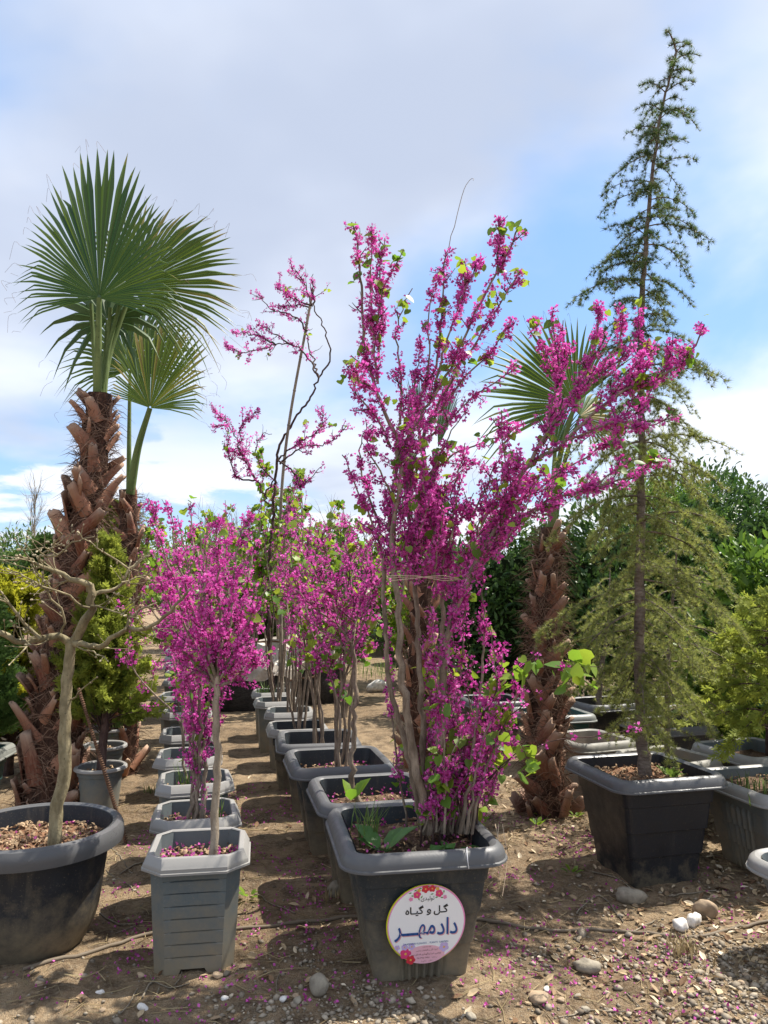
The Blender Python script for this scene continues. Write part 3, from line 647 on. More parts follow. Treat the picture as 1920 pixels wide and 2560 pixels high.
# right hand limb
lb([(1098, 2080), (1100, 1932), (1104, 1810), (1109, 1709), (1117, 1607), (1138, 1525), (1166, 1460), (1199, 1391), (1247, 1310), (1287, 1228), (1312, 1170), (1359, 1138), (1396, 1120), (1439, 1076), (1493, 1025), (1547, 986), (1584, 964), (1631, 950), (1692, 917), (1735, 863), (1761, 812)], 3.28, 3.0, .022, .003, 46, .16, 1, t0=.33, lt0=.3, direct=34)
for pts, d0, d1, r0, n in (([(1330, 1150), (1359, 1098), (1388, 1054), (1410, 1015), (1435, 986), (1475, 953), (1508, 931), (1547, 902), (1584, 870), (1596, 820), (1594, 761)], 3.12, 3.2, .009, 20),
                        ([(1508, 931), (1515, 902), (1544, 863), (1555, 816), (1558, 765)], 3.14, 3.05, .005, 8), ([(1359, 1110), (1377, 1025), (1395, 953), (1399, 917), (1392, 881), (1385, 827), (1383, 769)], 3.14, 3.25, .0065, 12),
                        ([(1397, 960), (1367, 895), (1345, 837), (1336, 798)], 3.2, 3.1, .004, 8), ([(1399, 935), (1410, 881), (1408, 801)], 3.2, 3.3, .004, 7),
                        ([(1440, 985), (1457, 953), (1471, 899), (1490, 845), (1508, 787)], 3.15, 3.25, .005, 11), ([(1490, 845), (1496, 800), (1493, 754)], 3.2, 3.2, .003, 3),
                        ([(1547, 986), (1602, 924), (1638, 863)], 3.06, 3.15, .004, 8), ([(1631, 950), (1667, 917), (1678, 852)], 3.05, 3.1, .004, 6), ([(1520, 1005), (1570, 930), (1610, 880)], 3.1, 3.0, .004, 8),
                        ([(1170, 1460), (1230, 1360), (1280, 1320), (1340, 1270), (1396, 1242), (1475, 1221), (1547, 1199), (1576, 1188), (1623, 1159), (1656, 1138)], 3.2, 2.95, .010, 20),
                        ([(1440, 1232), (1475, 1215), (1522, 1185), (1576, 1148)], 3.05, 3.1, .004, 9), ([(1190, 1420), (1230, 1310), (1276, 1264), (1348, 1221), (1414, 1170), (1471, 1141), (1508, 1109), (1555, 1105)], 3.2, 3.1, .009, 22),
                        ([(1415, 1100), (1471, 1080), (1529, 1054), (1580, 1069), (1638, 1062), (1692, 1040)], 3.1, 2.95, .006, 15), ([(1540, 1056), (1575, 1040), (1602, 1025), (1627, 978)], 3.05, 3.1, .004, 7),
                        ([(1262, 1290), (1265, 1200), (1262, 1152), (1258, 1098), (1254, 1025)], 3.2, 3.1, .004, 8), ([(1200, 1400), (1225, 1330), (1280, 1230), (1350, 1190), (1420, 1200)], 3.2, 3.35, .006, 15),
                        ([(1150, 1490), (1190, 1340), (1230, 1220), (1300, 1290), (1380, 1290)][:3], 3.24, 3.3, .006, 10), ([(1130, 1540), (1170, 1420), (1180, 1300), (1160, 1230)], 3.28, 3.4, .006, 10),
                        ([(1180, 1430), (1250, 1330), (1330, 1280), (1400, 1260)], 3.2, 3.05, .005, 13)):
    lb(pts, d0, d1, r0, .0022, n, .13, 1, direct=46)
# filling shoots in the heart of the crown
for q in range(22):
    x0, y0 = rng.uniform(985, 1130), rng.uniform(1330, 1500); x1 = x0 + rng.uniform(-110, 110) + (40 if q % 3 == 0 else 0); y1 = y0 - rng.uniform(170, 330); dd = rng.uniform(3.15, 3.5)
    lb([(x0, y0), (x0 * .6 + x1 * .4 + rng.normal(0, 8), y0 * .6 + y1 * .4), (x1, y1)], dd, dd + rng.uniform(-.15, .15), .005, .002, 9, .11, 1, direct=42)
for q in range(9):
    x0, y0 = rng.uniform(1180, 1280), rng.uniform(1270, 1420); x1 = x0 + rng.uniform(10, 120); y1 = y0 - rng.uniform(90, 200); dd = rng.uniform(3.1, 3.35)
    lb([(x0, y0), (x0 * .5 + x1 * .5, y0 * .55 + y1 * .45), (x1, y1)], dd, dd + rng.uniform(-.15, .1), .005, .002, 8, .11, 1, direct=42)
# stems of the lower thicket
for x0, pts, r0 in ((1150, [(1175, 1940), (1190, 1810), (1207, 1648), (1207, 1485), (1190, 1380)], .010), (1120, [(1135, 1900), (1150, 1700), (1160, 1560), (1170, 1450)], .008),
                    (1075, [(1080, 1900), (1075, 1760), (1062, 1640), (1050, 1590)], .006), (1110, [(1110, 1880), (1095, 1720), (1085, 1620), (1078, 1520)], .006), (1140, [(1150, 1890), (1140, 1760), (1120, 1660), (1110, 1600)], .006),
                    (1165, [(1190, 1930), (1215, 1830), (1240, 1750), (1235, 1660), (1225, 1560)], .007), (1180, [(1205, 1950), (1240, 1870), (1275, 1800), (1290, 1720), (1300, 1640)], .007), (1130, [(1150, 1920), (1180, 1820), (1170, 1720), (1185, 1640)], .006),
                    (1170, [(1200, 1940), (1230, 1860), (1260, 1780), (1310, 1720)], .005), (1095, [(1090, 1950), (1080, 1880), (1100, 1800), (1108, 1740)], .005), (1150, [(1160, 1960), (1185, 1880), (1210, 1790), (1222, 1700)], .006),
                    (1050, [(1045, 1960), (1060, 1860), (1085, 1790), (1075, 1690)], .005), (1190, [(1225, 1980), (1250, 1930), (1270, 1880), (1290, 1850)], .004), (1020, [(1000, 1960), (985, 1850), (975, 1700), (968, 1560)], .006), (1105, [(1125, 1960), (1130, 1880), (1150, 1830), (1142, 1770)], .005),
                    (1160, [(1165, 1980), (1190, 1900), (1220, 1820), (1250, 1700), (1262, 1610)], .005), (1085, [(1095, 1960), (1110, 1850), (1125, 1740), (1135, 1640), (1128, 1540)], .006)):
    dd = rng.uniform(3.16, 3.5); lb([(x0, 2085)] + pts, dd, dd + rng.uniform(-.12, .12), r0, .002, 12, .10, 1, 36, leaf=7.0, t0=.22, direct=28, lt0=.22, lsz=.044)
for q in range(20):
    x0 = rng.uniform(1050, 1195); x1 = x0 + rng.uniform(-30, 125); y1 = rng.uniform(1700, 1930); dd = rng.uniform(3.12, 3.45)
    lb([(x0, 2080), (x0 * .6 + x1 * .4, 2080 * .6 + y1 * .4), (x1, y1)], dd, dd + rng.uniform(-.12, .08), .0045, .0018, 9, .10, 1, 34, leaf=6.0, t0=.12, direct=26, lt0=.12, lsz=.046)
# bare young stems at the foot
for q in range(20):
    b = P(rng.uniform(1045, 1200), 2085, rng.uniform(3.2, 3.5)); b[2] = main_sz
    p = T.grow(b, (rng.normal(0, .12), rng.normal(0, .1), 1), rng.uniform(.25, .6), .03, .1, .07); T.twig(p, .0045, .002)
    if q % 2: T.bloom(p, 18, .3, 1); T.leafs(p, 1.2, .05)
# the two long low shoots on the right, and the whip at the top
for pts, d0, d1, lv in (([(1180, 2000), (1240, 1930), (1300, 1891), (1375, 1854), (1457, 1843), (1543, 1828), (1618, 1817), (1640, 1802)], 3.3, 3.15, .3), ([(1190, 1930), (1250, 1830), (1300, 1768), (1352, 1731), (1390, 1716), (1450, 1693)], 3.3, 3.05, 9), ([(1220, 1700), (1300, 1672), (1380, 1668), (1450, 1665), (1510, 1668)], 3.25, 3.1, 14),
                        ([(1200, 1800), (1260, 1700), (1310, 1660), (1340, 1640)], 3.25, 3.1, 10), ([(1200, 1960), (1270, 1900), (1310, 1880), (1330, 1925)], 3.3, 3.2, 8)):
    p = T.limb(PX(pts, d0, d1), .0035, .0012, 'redbud_twig'); T.bloom(p, 9, .3, 1); T.leafs(p, lv, .058, 3)
p = T.limb(PX([(1114, 640), (1128, 590), (1142, 540), (1155, 490), (1166, 460), (1180, 446), (1183, 452)], 3.42, 3.4), .0022, .0009, 'pale_bark', wob=.002)
for pp in T.paths[:46]: T.leafs(pp[0][len(pp[0]) // 3:], 5.5, .040, 4)
T.finish(single=300)

# ------------------------------------------------------------------ redbuds of the left row
x, y, sz = lrow[0]
T = Tree('redbud_tree', 'flowering redbud on a single pale trunk in the front octagonal pot', 'tree', (x + .02, y - .02, sz))
fk = [(543, 1712)]
p = T.limb([np.array((-.700, 3.24, sz - .03))] + PX([(536, 2060), (545, 1900), (541, 1800), (543, 1690)], 3.25, 3.28), .0185, .0135, 'pale_bark', 'trunk', wob=.003, sides=10)
for pts, dd in (([(543, 1700), (511, 1612), (453, 1492), (415, 1392), (371, 1245)], .15), ([(543, 1700), (505, 1600), (455, 1450), (440, 1380), (429, 1265)], .0), ([(540, 1720), (520, 1560), (500, 1420), (478, 1340), (470, 1258)], .3),
                ([(545, 1700), (550, 1560), (545, 1420), (536, 1289)], -.1), ([(545, 1700), (570, 1578), (587, 1434), (600, 1350), (630, 1270)], .2), ([(545, 1690), (590, 1560), (625, 1430), (642, 1348)], .35), ([(545, 1700), (600, 1600), (650, 1500), (685, 1440)], -.05),
                ([(540, 1720), (470, 1640), (420, 1600), (392, 1560)], .05), ([(545, 1715), (590, 1690), (635, 1660), (650, 1640)], .0), ([(545, 1705), (590, 1650), (620, 1616)], -.1), ([(540, 1710), (480, 1590), (430, 1520), (400, 1440), (385, 1380)], -.15),
                ([(545, 1700), (560, 1600), (575, 1500), (560, 1400), (575, 1320)], .4), ([(543, 1700), (520, 1620), (500, 1520), (520, 1450), (510, 1370)], -.2), ([(543, 1700), (575, 1640), (610, 1560), (650, 1560)], .2), ([(543, 1710), (500, 1680), (460, 1690), (446, 1709)], .1)):
    q = T.limb(PX(pts, 3.28, 3.3 + dd), .0085, .0022, wob=.005); T.bloom(q, 42, .1, 1, .0135, (5, 11)); T.side(q, 12, .13, .12, .98, sub=1, bloom=44, leaf=1.2, lsz=.038)
T.finish(single=80)
x, y, sz = lrow[1]
T = Tree('redbud_tree', 'flowering redbud with a bundle of bare stems in the second octagonal pot', 'tree', (x, y, sz))
for k, (bx, pts) in enumerate(((-.04, [(490, 1950), (486, 1850), (470, 1700), (440, 1560), (425, 1450)]), (0, [(498, 1940), (500, 1800), (500, 1650), (515, 1500), (500, 1330)]), (.03, [(508, 1940), (512, 1820), (545, 1640), (580, 1500), (610, 1400)]), (-.02, [(484, 1950), (478, 1850), (455, 1720), (430, 1640)]), (.01, [(494, 1950), (504, 1850), (490, 1720), (470, 1600), (480, 1450)]), (.05, [(512, 1960), (520, 1850), (560, 1720), (600, 1600)]))):
    dd = rng.uniform(-.2, .25); q = T.limb([np.array((x + bx, y + rng.normal(0, .03), sz - .03))] + PX(pts, y - .02, y + dd), .011, .0025, wob=.006)
    T.bloom(q, 34, .4, 1, .0135, (4, 9)); T.bloom(q, 20, .12, .4); T.side(q, 16, .14, .3, .98, sub=1, bloom=44, leaf=1.2, lsz=.04)
T.finish(single=30)

def redbud(label, x, y, z, h, n, spread, bl=40, leaf=2.0, fs=.015, L=.22, clear=.35, r=.011, tw=14, group=None, lsz=.05, sub=1, k=(3, 7)):
    T = Tree('redbud_tree', label, 'tree', (x, y, z), group)
    for q in range(n):
        a = rng.random() * 6.283; e = np.array((math.cos(a), math.sin(a), 0)) * spread * rng.uniform(.3, 1) + np.array((0, 0, h * rng.uniform(.75, 1.05)))
        b = np.array((x, y, z - .02)) + np.array((math.cos(a), math.sin(a), 0)) * rng.uniform(0, .05)
        mid = b + e * .45 * np.array((.45, .45, 1)) + rng.normal(0, .03, 3)
        p = T.limb([b, b + (mid - b) * .5 + rng.normal(0, .022, 3), mid, b + e * .75 + rng.normal(0, .05, 3), b + e], r, .0025, wob=.002, sides=6, step=.06)
        T.bloom(p, bl * .7, clear, 1, fs, k); T.side(p, tw, L, clear, .98, sub=sub, bloom=bl, leaf=leaf, fs=fs, k=k, lsz=lsz)
    return T
for q in range(2, 12):
    x, y, sz = lrow[q]; far = y > 6
    redbud(f'flowering redbud in the {ORD[q]} octagonal pot of the long row', x, y, sz, rng.uniform(1.15, 1.5) + (.25 if q % 3 == 0 else 0), 4 if far else 5, .42, 30 if not far else 22, 2.4, .014 if not far else .019, .22, .42, .009, 11, 'redbuds in the long row of octagonal pots', lsz=.045 if not far else .055, k=(3, 7) if not far else (2, 5)).finish(single=0)
# ---- redbuds behind the signed planter
RLAB = ['slim flowering redbud with few stems right behind the signed planter', 'flowering redbud with twisted trunks in the third planter of the signed row', 'flowering redbud in the fourth planter of the signed row', 'flowering redbud in the fifth planter of the signed row', 'leafy redbud in the nearest octagonal pot of the signed row', 'leafy redbud in the middle octagonal pot of the signed row']
# second: upright trunk with ascending forks
x, y, sz = rrow[0]
T = Tree('redbud_tree', RLAB[0], 'tree', (x, y, sz))
q = T.limb([np.array((x - .04, y, sz - .03))] + PX([(882, 1940), (886, 1760), (888, 1690), (880, 1610)], y, y + .05), .017, .011, wob=.006, sides=8)
for pts, dd in (([(880, 1610), (850, 1570), (790, 1520), (740, 1470), (700, 1410)], -.2), ([(880, 1612), (858, 1560), (838, 1490), (820, 1400), (800, 1320)], .2), ([(880, 1610), (885, 1540), (880, 1460), (870, 1380), (860, 1290)], .3), ([(882, 1620), (905, 1570), (925, 1500), (930, 1420)], -.1), ([(880, 1640), (840, 1600), (800, 1560), (770, 1500), (745, 1400)], .1), ([(850, 1570), (830, 1500), (790, 1430), (760, 1350)], 0), ([(883, 1600), (900, 1500), (920, 1400), (905, 1300)], .15)):
    p = T.limb(PX(pts, y + .05, y + .05 + dd), .0075, .002, wob=.007); T.bloom(p, 24, .1, 1, .014, (3, 8)); T.side(p, 15, .19, .15, .98, sub=1, bloom=30, leaf=1.3, lsz=.045)
T.finish(single=40)
for q, (h, n, s, lv, bl) in enumerate(((1.55, 5, .40, 2.4, 26), (1.55, 5, .45, 4.0, 24), (1.65, 5, .5, 5.0, 22), (1.9, 5, .6, 6.0, 18), (2.1, 5, .6, 6.0, 16))):
    x, y, sz = rrow[q + 1]
    redbud(RLAB[q + 1], x, y, sz, h, n, s, bl, lv, .0165, .26, .42, .012, 13, 'redbuds behind the signed planter', lsz=.058, k=(3, 6)).finish(single=20)

for q, (x, y, h, lab) in enumerate(((-2.35, 9.3, 2.25, 'leafy lime green redbud past the long row, left of the staked tree'), (-1.75, 9.9, 2.45, 'leafy redbud growing from the broad wrapped root ball'), (-.98, 10.3, 2.2, 'leafy redbud growing from the smaller wrapped root ball'), (-1.5, 11.6, 2.5, 'leafy redbud growing from the furthest wrapped root ball'), (-.45, 9.0, 2.1, 'leafy redbud standing between root balls and thick redbud stems'), (-2.9, 11.4, 2.4, 'leafy redbud far behind the long row of octagonal pots'), (.35, 10.8, 2.1, 'leafy redbud behind the middle palm trunk'))):
    redbud(lab, x, y, .3 if q in (1, 2, 3) else 0.0, h * 1.1, 7, .85, 12, 13, .022, .34, .3, .018, 16, 'leafy redbuds at the back', lsz=.075, k=(2, 5)).finish(single=0)
# ---- tall staked redbud
x, y, sz = rrow[6]; DT = 7.6
T = Tree('redbud_tree', 'tall sparse redbud bent in a loop and tied to a bamboo stake', 'tree', (x, y, sz))
tb = np.array((x, y, sz - .03))
T.limb([tb] + PX([(672, 1500), (680, 1320), (690, 1185), (696, 1122), (722, 1075), (740, 1043), (778, 992), (797, 945), (820, 913), (826, 875), (816, 831), (797, 796), (782, 758)], y, DT), .026, .006, 'redbud_twig', 'trunk', wob=.008, sides=8)
for pts, n, bl in (([(797, 945), (772, 894), (731, 863), (690, 863), (642, 876), (600, 880), (575, 868), (560, 856)], 16, 36), ([(690, 863), (650, 840), (610, 835), (580, 828)], 10, 36), ([(731, 863), (700, 845), (670, 825), (640, 810)], 8, 30), ([(769, 828), (740, 796), (706, 780), (677, 774), (642, 727)], 9, 26),
                   ([(782, 765), (737, 749), (706, 727), (690, 704)], 12, 40), ([(780, 762), (753, 695), (728, 670)], 11, 40), ([(782, 760), (782, 720), (783, 685)], 4, 30), ([(778, 770), (745, 760), (712, 768), (700, 765)], 9, 40), ([(797, 945), (775, 880), (769, 828), (765, 770)], 4, 10),
                   ([(696, 1150), (740, 1110), (770, 1095), (795, 1075), (808, 1040), (803, 1015)], 16, 42), ([(700, 1160), (750, 1120), (800, 1110), (840, 1095), (868, 1065)], 12, 36), ([(694, 1140), (715, 1165), (740, 1190), (745, 1220), (780, 1190), (812, 1160)], 10, 34),
                   ([(672, 1260), (630, 1180), (605, 1130), (580, 1080), (528, 1012)], 20, 34), ([(640, 1200), (600, 1130), (600, 1090), (615, 1050), (648, 1030)], 20, 40), ([(640, 1200), (590, 1190), (572, 1120), (565, 1070), (535, 1060)], 18, 34), ([(660, 1240), (680, 1200), (640, 1150), (650, 1090), (680, 1085)], 8, 16)):
    p = T.limb(PX(pts, DT - .1 + rng.uniform(-.15, .15), DT + rng.uniform(-.35, .25)), .010, .003, 'redbud_twig', wob=.012); T.bloom(p, bl, .15, 1, .020, (3, 7), spread=.026); T.side(p, n, .24, .25, .98, sub=0, bloom=bl * .8, leaf=.8, fs=.020, k=(2, 6), lsz=.045, r=.005)
T.finish(single=0)
st = thing('bamboo_stake', 'long grey bamboo stake leaning beside the looping tall redbud', 'stake', (x + .1, y + .05, 0))
mb = MB(); sp_ = np.array([np.array((x + .10, y + .05, 0.02)), P(705, 1217, 7.75), P(782, 722, 7.6)]); sp_ = spline(sp_, .12)
tube(mb, sp_ - np.array(st.location), np.linspace(.021, .013, len(sp_)), 8); mb.build('pole', M['bamboo'], st, True)
for q in range(4, len(sp_) - 1, 3):
    mb = MB(); d_ = nrm(sp_[q + 1] - sp_[q]) * .008; r_ = np.interp(q, (0, len(sp_)), (.021, .013)) * 1.25
    tube(mb, np.array((sp_[q] - d_, sp_[q], sp_[q] + d_)) - np.array(st.location), (r_ * .85, r_, r_ * .85), 8); mb.build('joint', M['bamboo'], st, True)

# ------------------------------------------------------------------ bare magnolia in the round tub
T = Tree('magnolia_tree', 'bare branching magnolia with grey buds in the round black tub', 'tree', (tubx + .15, tuby - .10, tub_sz))
dm = 3.28; bud = MB()
def mag(pts, d0, d1, r0, r1, n=0, L=.2, name='branch'):
    p = T.limb(PX(pts, d0, d1), r0, r1, 'magnolia_bark', name, wob=.006, sides=9 if r0 > .012 else 6)
    for t_ in (T.side(p, n, L, .2, 1, (30, 70), .03, .0034, 0, 0, 0, wander=.11) if n else []):
        tips.append(t_)
    tips.append(p[-4:]); return p
tips = []
bs = np.array((P(135, 2120, dm)[0], dm, tub_sz - .03))
p = T.limb([bs] + PX([(137, 2085), (144, 2013), (162, 1930), (163, 1778), (170, 1677), (176, 1605)], dm), .028, .0215, 'magnolia_bark', 'trunk', wob=.002, sides=12)
mag([(176, 1612), (195, 1585), (212, 1552), (227, 1522), (228, 1487), (224, 1461)], dm, dm - .05, .0215, .016)
mag([(174, 1606), (150, 1590), (100, 1597), (70, 1608), (40, 1600), (0, 1578), (-60, 1540)], dm, dm - .2, .0175, .009, 10, .2)
mag([(180, 1606), (205, 1612), (235, 1618), (260, 1610), (315, 1575), (380, 1565), (430, 1530), (470, 1478)], dm, dm - .15, .0150, .0045, 9, .18)
mag([(312, 1577), (328, 1545), (350, 1525), (385, 1510)], dm - .1, dm - .05, .0075, .004, 4, .12)
mag([(226, 1464), (181, 1444), (108, 1417), (75, 1400), (48, 1391)], dm - .05, dm - .2, .0140, .004, 16, .22)
mag([(228, 1487), (240, 1485), (277, 1475), (304, 1456), (321, 1422), (350, 1405), (395, 1376)], dm - .05, dm + .1, .0120, .0035, 9, .18)
mag([(304, 1456), (345, 1448), (380, 1432)], dm, dm + .1, .0045, .002, 3, .1)
mag([(321, 1422), (270, 1385), (230, 1358), (200, 1335)], dm, dm - .1, .0048, .002, 4, .1)
mag([(108, 1417), (98, 1390), (145, 1388), (180, 1358), (233, 1342)], dm - .1, dm - .25, .006, .002, 6, .12)
mag([(98, 1392), (130, 1360), (150, 1335), (128, 1300)], dm - .1, dm - .3, .005, .002, 5, .12)
mag([(145, 1388), (110, 1365), (72, 1345)], dm - .2, dm - .3, .004, .0018, 4, .1)
mag([(228, 1520), (190, 1505), (150, 1480), (110, 1465), (60, 1440), (25, 1425)], dm - .05, dm - .3, .006, .002, 9, .16)
mag([(227, 1515), (260, 1520), (300, 1535), (340, 1545)], dm - .05, dm - .2, .005, .002, 6, .14)
mag([(150, 1590), (165, 1540), (130, 1500), (105, 1450), (60, 1380), (40, 1350)], dm, dm - .25, .006, .002, 8, .14)
mag([(100, 1597), (60, 1560), (20, 1510), (-20, 1440)], dm - .1, dm - .2, .009, .003, 6, .16)
mag([(180, 1605), (215, 1625), (240, 1635), (268, 1652)], dm, dm - .15, .0045, .002, 2, .08)
mag([(72, 1608), (50, 1630), (25, 1660)], dm - .1, dm - .25, .0045, .002, 3, .1)
mag([(176, 1750), (200, 1730), (225, 1710), (242, 1694)], dm, dm - .12, .004, .0016, 0)
tp = np.array([t_[-1] for t_ in tips]); td = nrm(np.array([t_[-1] - t_[-3] for t_ in tips]))
extra = [(t_[i_], nrm(t_[i_ + 1] - t_[i_] + rng.normal(0, .012, 3))) for t_ in tips for i_ in range(1, len(t_) - 1, 4) if rng.random() < .6]
tp = np.vstack((tp, [e_[0] for e_ in extra])); td = np.vstack((td, [e_[1] for e_ in extra]))
BUD_V = np.array([(0, 0, -.1)] + [(r_ * math.cos(a), r_ * math.sin(a), z_) for z_, r_ in ((.15, .2), (.5, .24), (.85, .14)) for a in np.arange(5) * 1.2566] + [(0, 0, 1.25)])
BUD_F = np.array([(1 + 5 * j + i_, 1 + 5 * j + (i_ + 1) % 5, 6 + 5 * j + (i_ + 1) % 5, 6 + 5 * j + i_) for j in range(2) for i_ in range(5)])
scatter(bud, BUD_V, BUD_F, tp, frames(td), rng.uniform(.010, .022, len(tp)), .5); T.part(bud, 'buds', M['magnolia_bud'], True, 'stuff')
T.finish('magnolia_bark')

# ------------------------------------------------------------------ steel bar, strings, wire
rb = thing('rebar_rod', 'rusty ribbed steel bar leaning between palm trunk and grey round pot', 'rod', tuple(G(318, 2105)))
a = np.array(rb.location); b = P(196, 1720, 4.72); mb = MB(); ln = np.linspace(0, 1, 12)[:, None]
tube(mb, (a * (1 - ln) + b * ln) - a + np.array((0, 0, -.03)) * (1 - ln), .0085, 8); mb.build('shaft', M['rust'], rb, True)
mb = MB(); 
for k in np.linspace(.01, .99, 70):
    c = a * (1 - k) + b * k - a; d_ = nrm(b - a) * .0035; s_ = np.cross(nrm(b - a), (0, 1, 0)) * .002
    tube(mb, np.array((c - d_, c, c + d_)), (.0085, .0118, .0085), 8, cap=False)
mb.build('ribs', M['rust'], rb, False)
tw_ = MB()
for k, dy in enumerate((0, -6, 7)):
    p = spline(PX([(966, 1446 + dy), (1040, 1442 + dy * .5), (1110, 1446 - dy), (1180, 1450 + dy)], 3.19 - .03 * k, 3.22), .05); tube(tw_, p, .0014, 4)
o = tw_.build('tying_string', M['string'], None); tag(o, 'thin pale string tied round the stems of the huge redbud', 'string')
wh = MB(); tube(wh, spline([P(1168, 2118, 3.02), P(1167, 2124, 2.975), P(1169, 2150, 2.945), P(1172, 2172, 2.955)], .01), .0016, 5); tag(wh.build('wire_hook', M['wire'], None, True), 'short bright wire hooked over the rim of the signed planter', 'wire')
hg = MB(); c0 = P(1245, 2168, 3.14)
for k in range(3):
    p0 = P(1238 + 9 * k, 2060, 3.22 - .02 * k); p1 = P(1244 + 6 * k, 2160 + 40 * k, 3.06); tube(hg, spline([p0, p0 * .5 + p1 * .5 + rng.normal(0, .01, 3), p1], .04), .0011, 4)
tag(hg.build('hanging_twine', M['string'], None), 'loose brown twine ends hanging over the rim of the signed planter', 'twine')

# ------------------------------------------------------------------ palms
def boot_mesh(k):
    r_ = np.random.default_rng(50 + k); nL, nW = 7, 4; L = 1.0; V = []
    w0, w1 = r_.uniform(.40, .52), r_.uniform(.17, .30); bend = r_.uniform(.02, .22); tw = r_.uniform(-.5, .5)
    for side in (0, 1):
        for i_ in range(nL):
            t = i_ / (nL - 1); w = w0 * (1 - t) ** 1.2 + w1 * (1 - (1 - t) ** 1.2)
            for j in range(nW):
                u = -1 + 2 * j / (nW - 1); yy = bend * t * t + .13 * (1 - u * u) * (1 - .4 * t) - side * (.045 if t > .05 else 0.1); zz = t * L
                if i_ == nL - 1: zz += r_.uniform(-.10, .07)
                xx = u * w * .5; c, s_ = math.cos(tw * t), math.sin(tw * t); V.append((xx * c - (yy - bend * t * t) * s_, bend * t * t + xx * s_ + (yy - bend * t * t) * c, zz))
    V = np.array(V); n = nL * nW; F = []
    for i_ in range(nL - 1):
        for j in range(nW - 1):
            a = i_ * nW + j; F += [(a, a + 1, a + nW + 1, a + nW), (n + a + nW, n + a + nW + 1, n + a + 1, n + a)]
        a = i_ * nW; F += [(a + nW, n + a + nW, n + a, a), (a + nW - 1, n + a + nW - 1, n + a + 2 * nW - 1, a + 2 * nW - 1)]
    a = (nL - 1) * nW
    for j in range(nW - 1): F.append((a + j, a + j + 1, n + a + j + 1, n + a + j))
    mb = MB(); mb.add(V, F, np.tile(np.repeat(np.linspace(0, 1, nL), nW), 2)); return mb.mesh('leaf_base', M['leaf_base'], True)
BOOTS = [boot_mesh(k) for k in range(8)]
def palm_trunk(root, axis, r0, r1, nb, fib, blen, o):
    p = spline(axis, .06); n = len(p); t = np.linspace(0, 1, n); rad = r0 + (r1 - r0) * t ** .8
    mb = MB(); tube(mb, p - o, rad * .93, 14, lump=.05); mb.build('trunk', M['palm_core'], root, True)
    for q in range(nb):
        u = (q + rng.uniform(0, .8)) / nb; i_ = min(n - 2, int(u * (n - 1))); c = p[i_]; r_ = rad[i_]; az = q * 2.39996 + rng.normal(0, .18)
        ax = nrm(p[i_ + 1] - p[i_]); e = np.array((math.cos(az), math.sin(az), 0)); e = nrm(e - ax * e.dot(ax)); s_ = np.cross(ax, e)
        lean = rng.choice((-1, 1)) * rng.uniform(.15, 1.15); out = rng.uniform(.04, .30) + (.35 if rng.random() < .14 else 0) + (.2 if u < .1 else 0)
        dz = nrm(ax + s_ * lean + e * out); dx = nrm(np.cross(e, dz)); dy = np.cross(dz, dx); L = blen * rng.choice((rng.uniform(.45, .8), rng.uniform(.8, 1.22))) * (1 - .35 * u)
        W = L * rng.uniform(.95, 1.25)
        inst('leaf_base', BOOTS[q % 8], root, mat4(np.stack((dx * W, dy * L, dz * L), 1), c + e * r_ * .80 - o - ax * L * .15))
    mb = MB(); u = rng.random(fib); ii = np.minimum((u * (n - 1)).astype(int), n - 2); az = rng.random(fib) * 6.283
    e = np.column_stack((np.cos(az), np.sin(az), np.zeros(fib))); s_ = np.cross((0, 0, 1.), e); c = p[ii] + e * (rad[ii] * rng.uniform(.88, 1.08, fib))[:, None]
    d0 = nrm(s_ * rng.choice((-1, 1), fib)[:, None] * rng.uniform(.3, 1.2, fib)[:, None] + np.column_stack((np.zeros(fib), np.zeros(fib), rng.normal(.1, .7, fib))) + e * rng.uniform(-.1, .35, fib)[:, None])
    L = rng.uniform(.06, .22, fib)[:, None]; w = np.cross(d0, e) * .0022
    p1 = c + d0 * L * .5 + e * .012; p2 = c + d0 * L + e * rng.uniform(-.02, .05, fib)[:, None] + np.array((0, 0, -1)) * L * .25
    V = np.stack((c - w, c + w, p1 + w, p1 - w, p2), 1).reshape(-1, 3) - o; b5 = np.arange(fib)[:, None] * 5
    mb.add(V, b5 + np.array([[0, 1, 2, 3]]), np.repeat(rng.random(fib), 5)); mb.add(V, b5 + np.array([[3, 2, 4]]), np.repeat(rng.random(fib), 5))
    mb.build('fibre', M['fibre'], root, False, 'stuff')
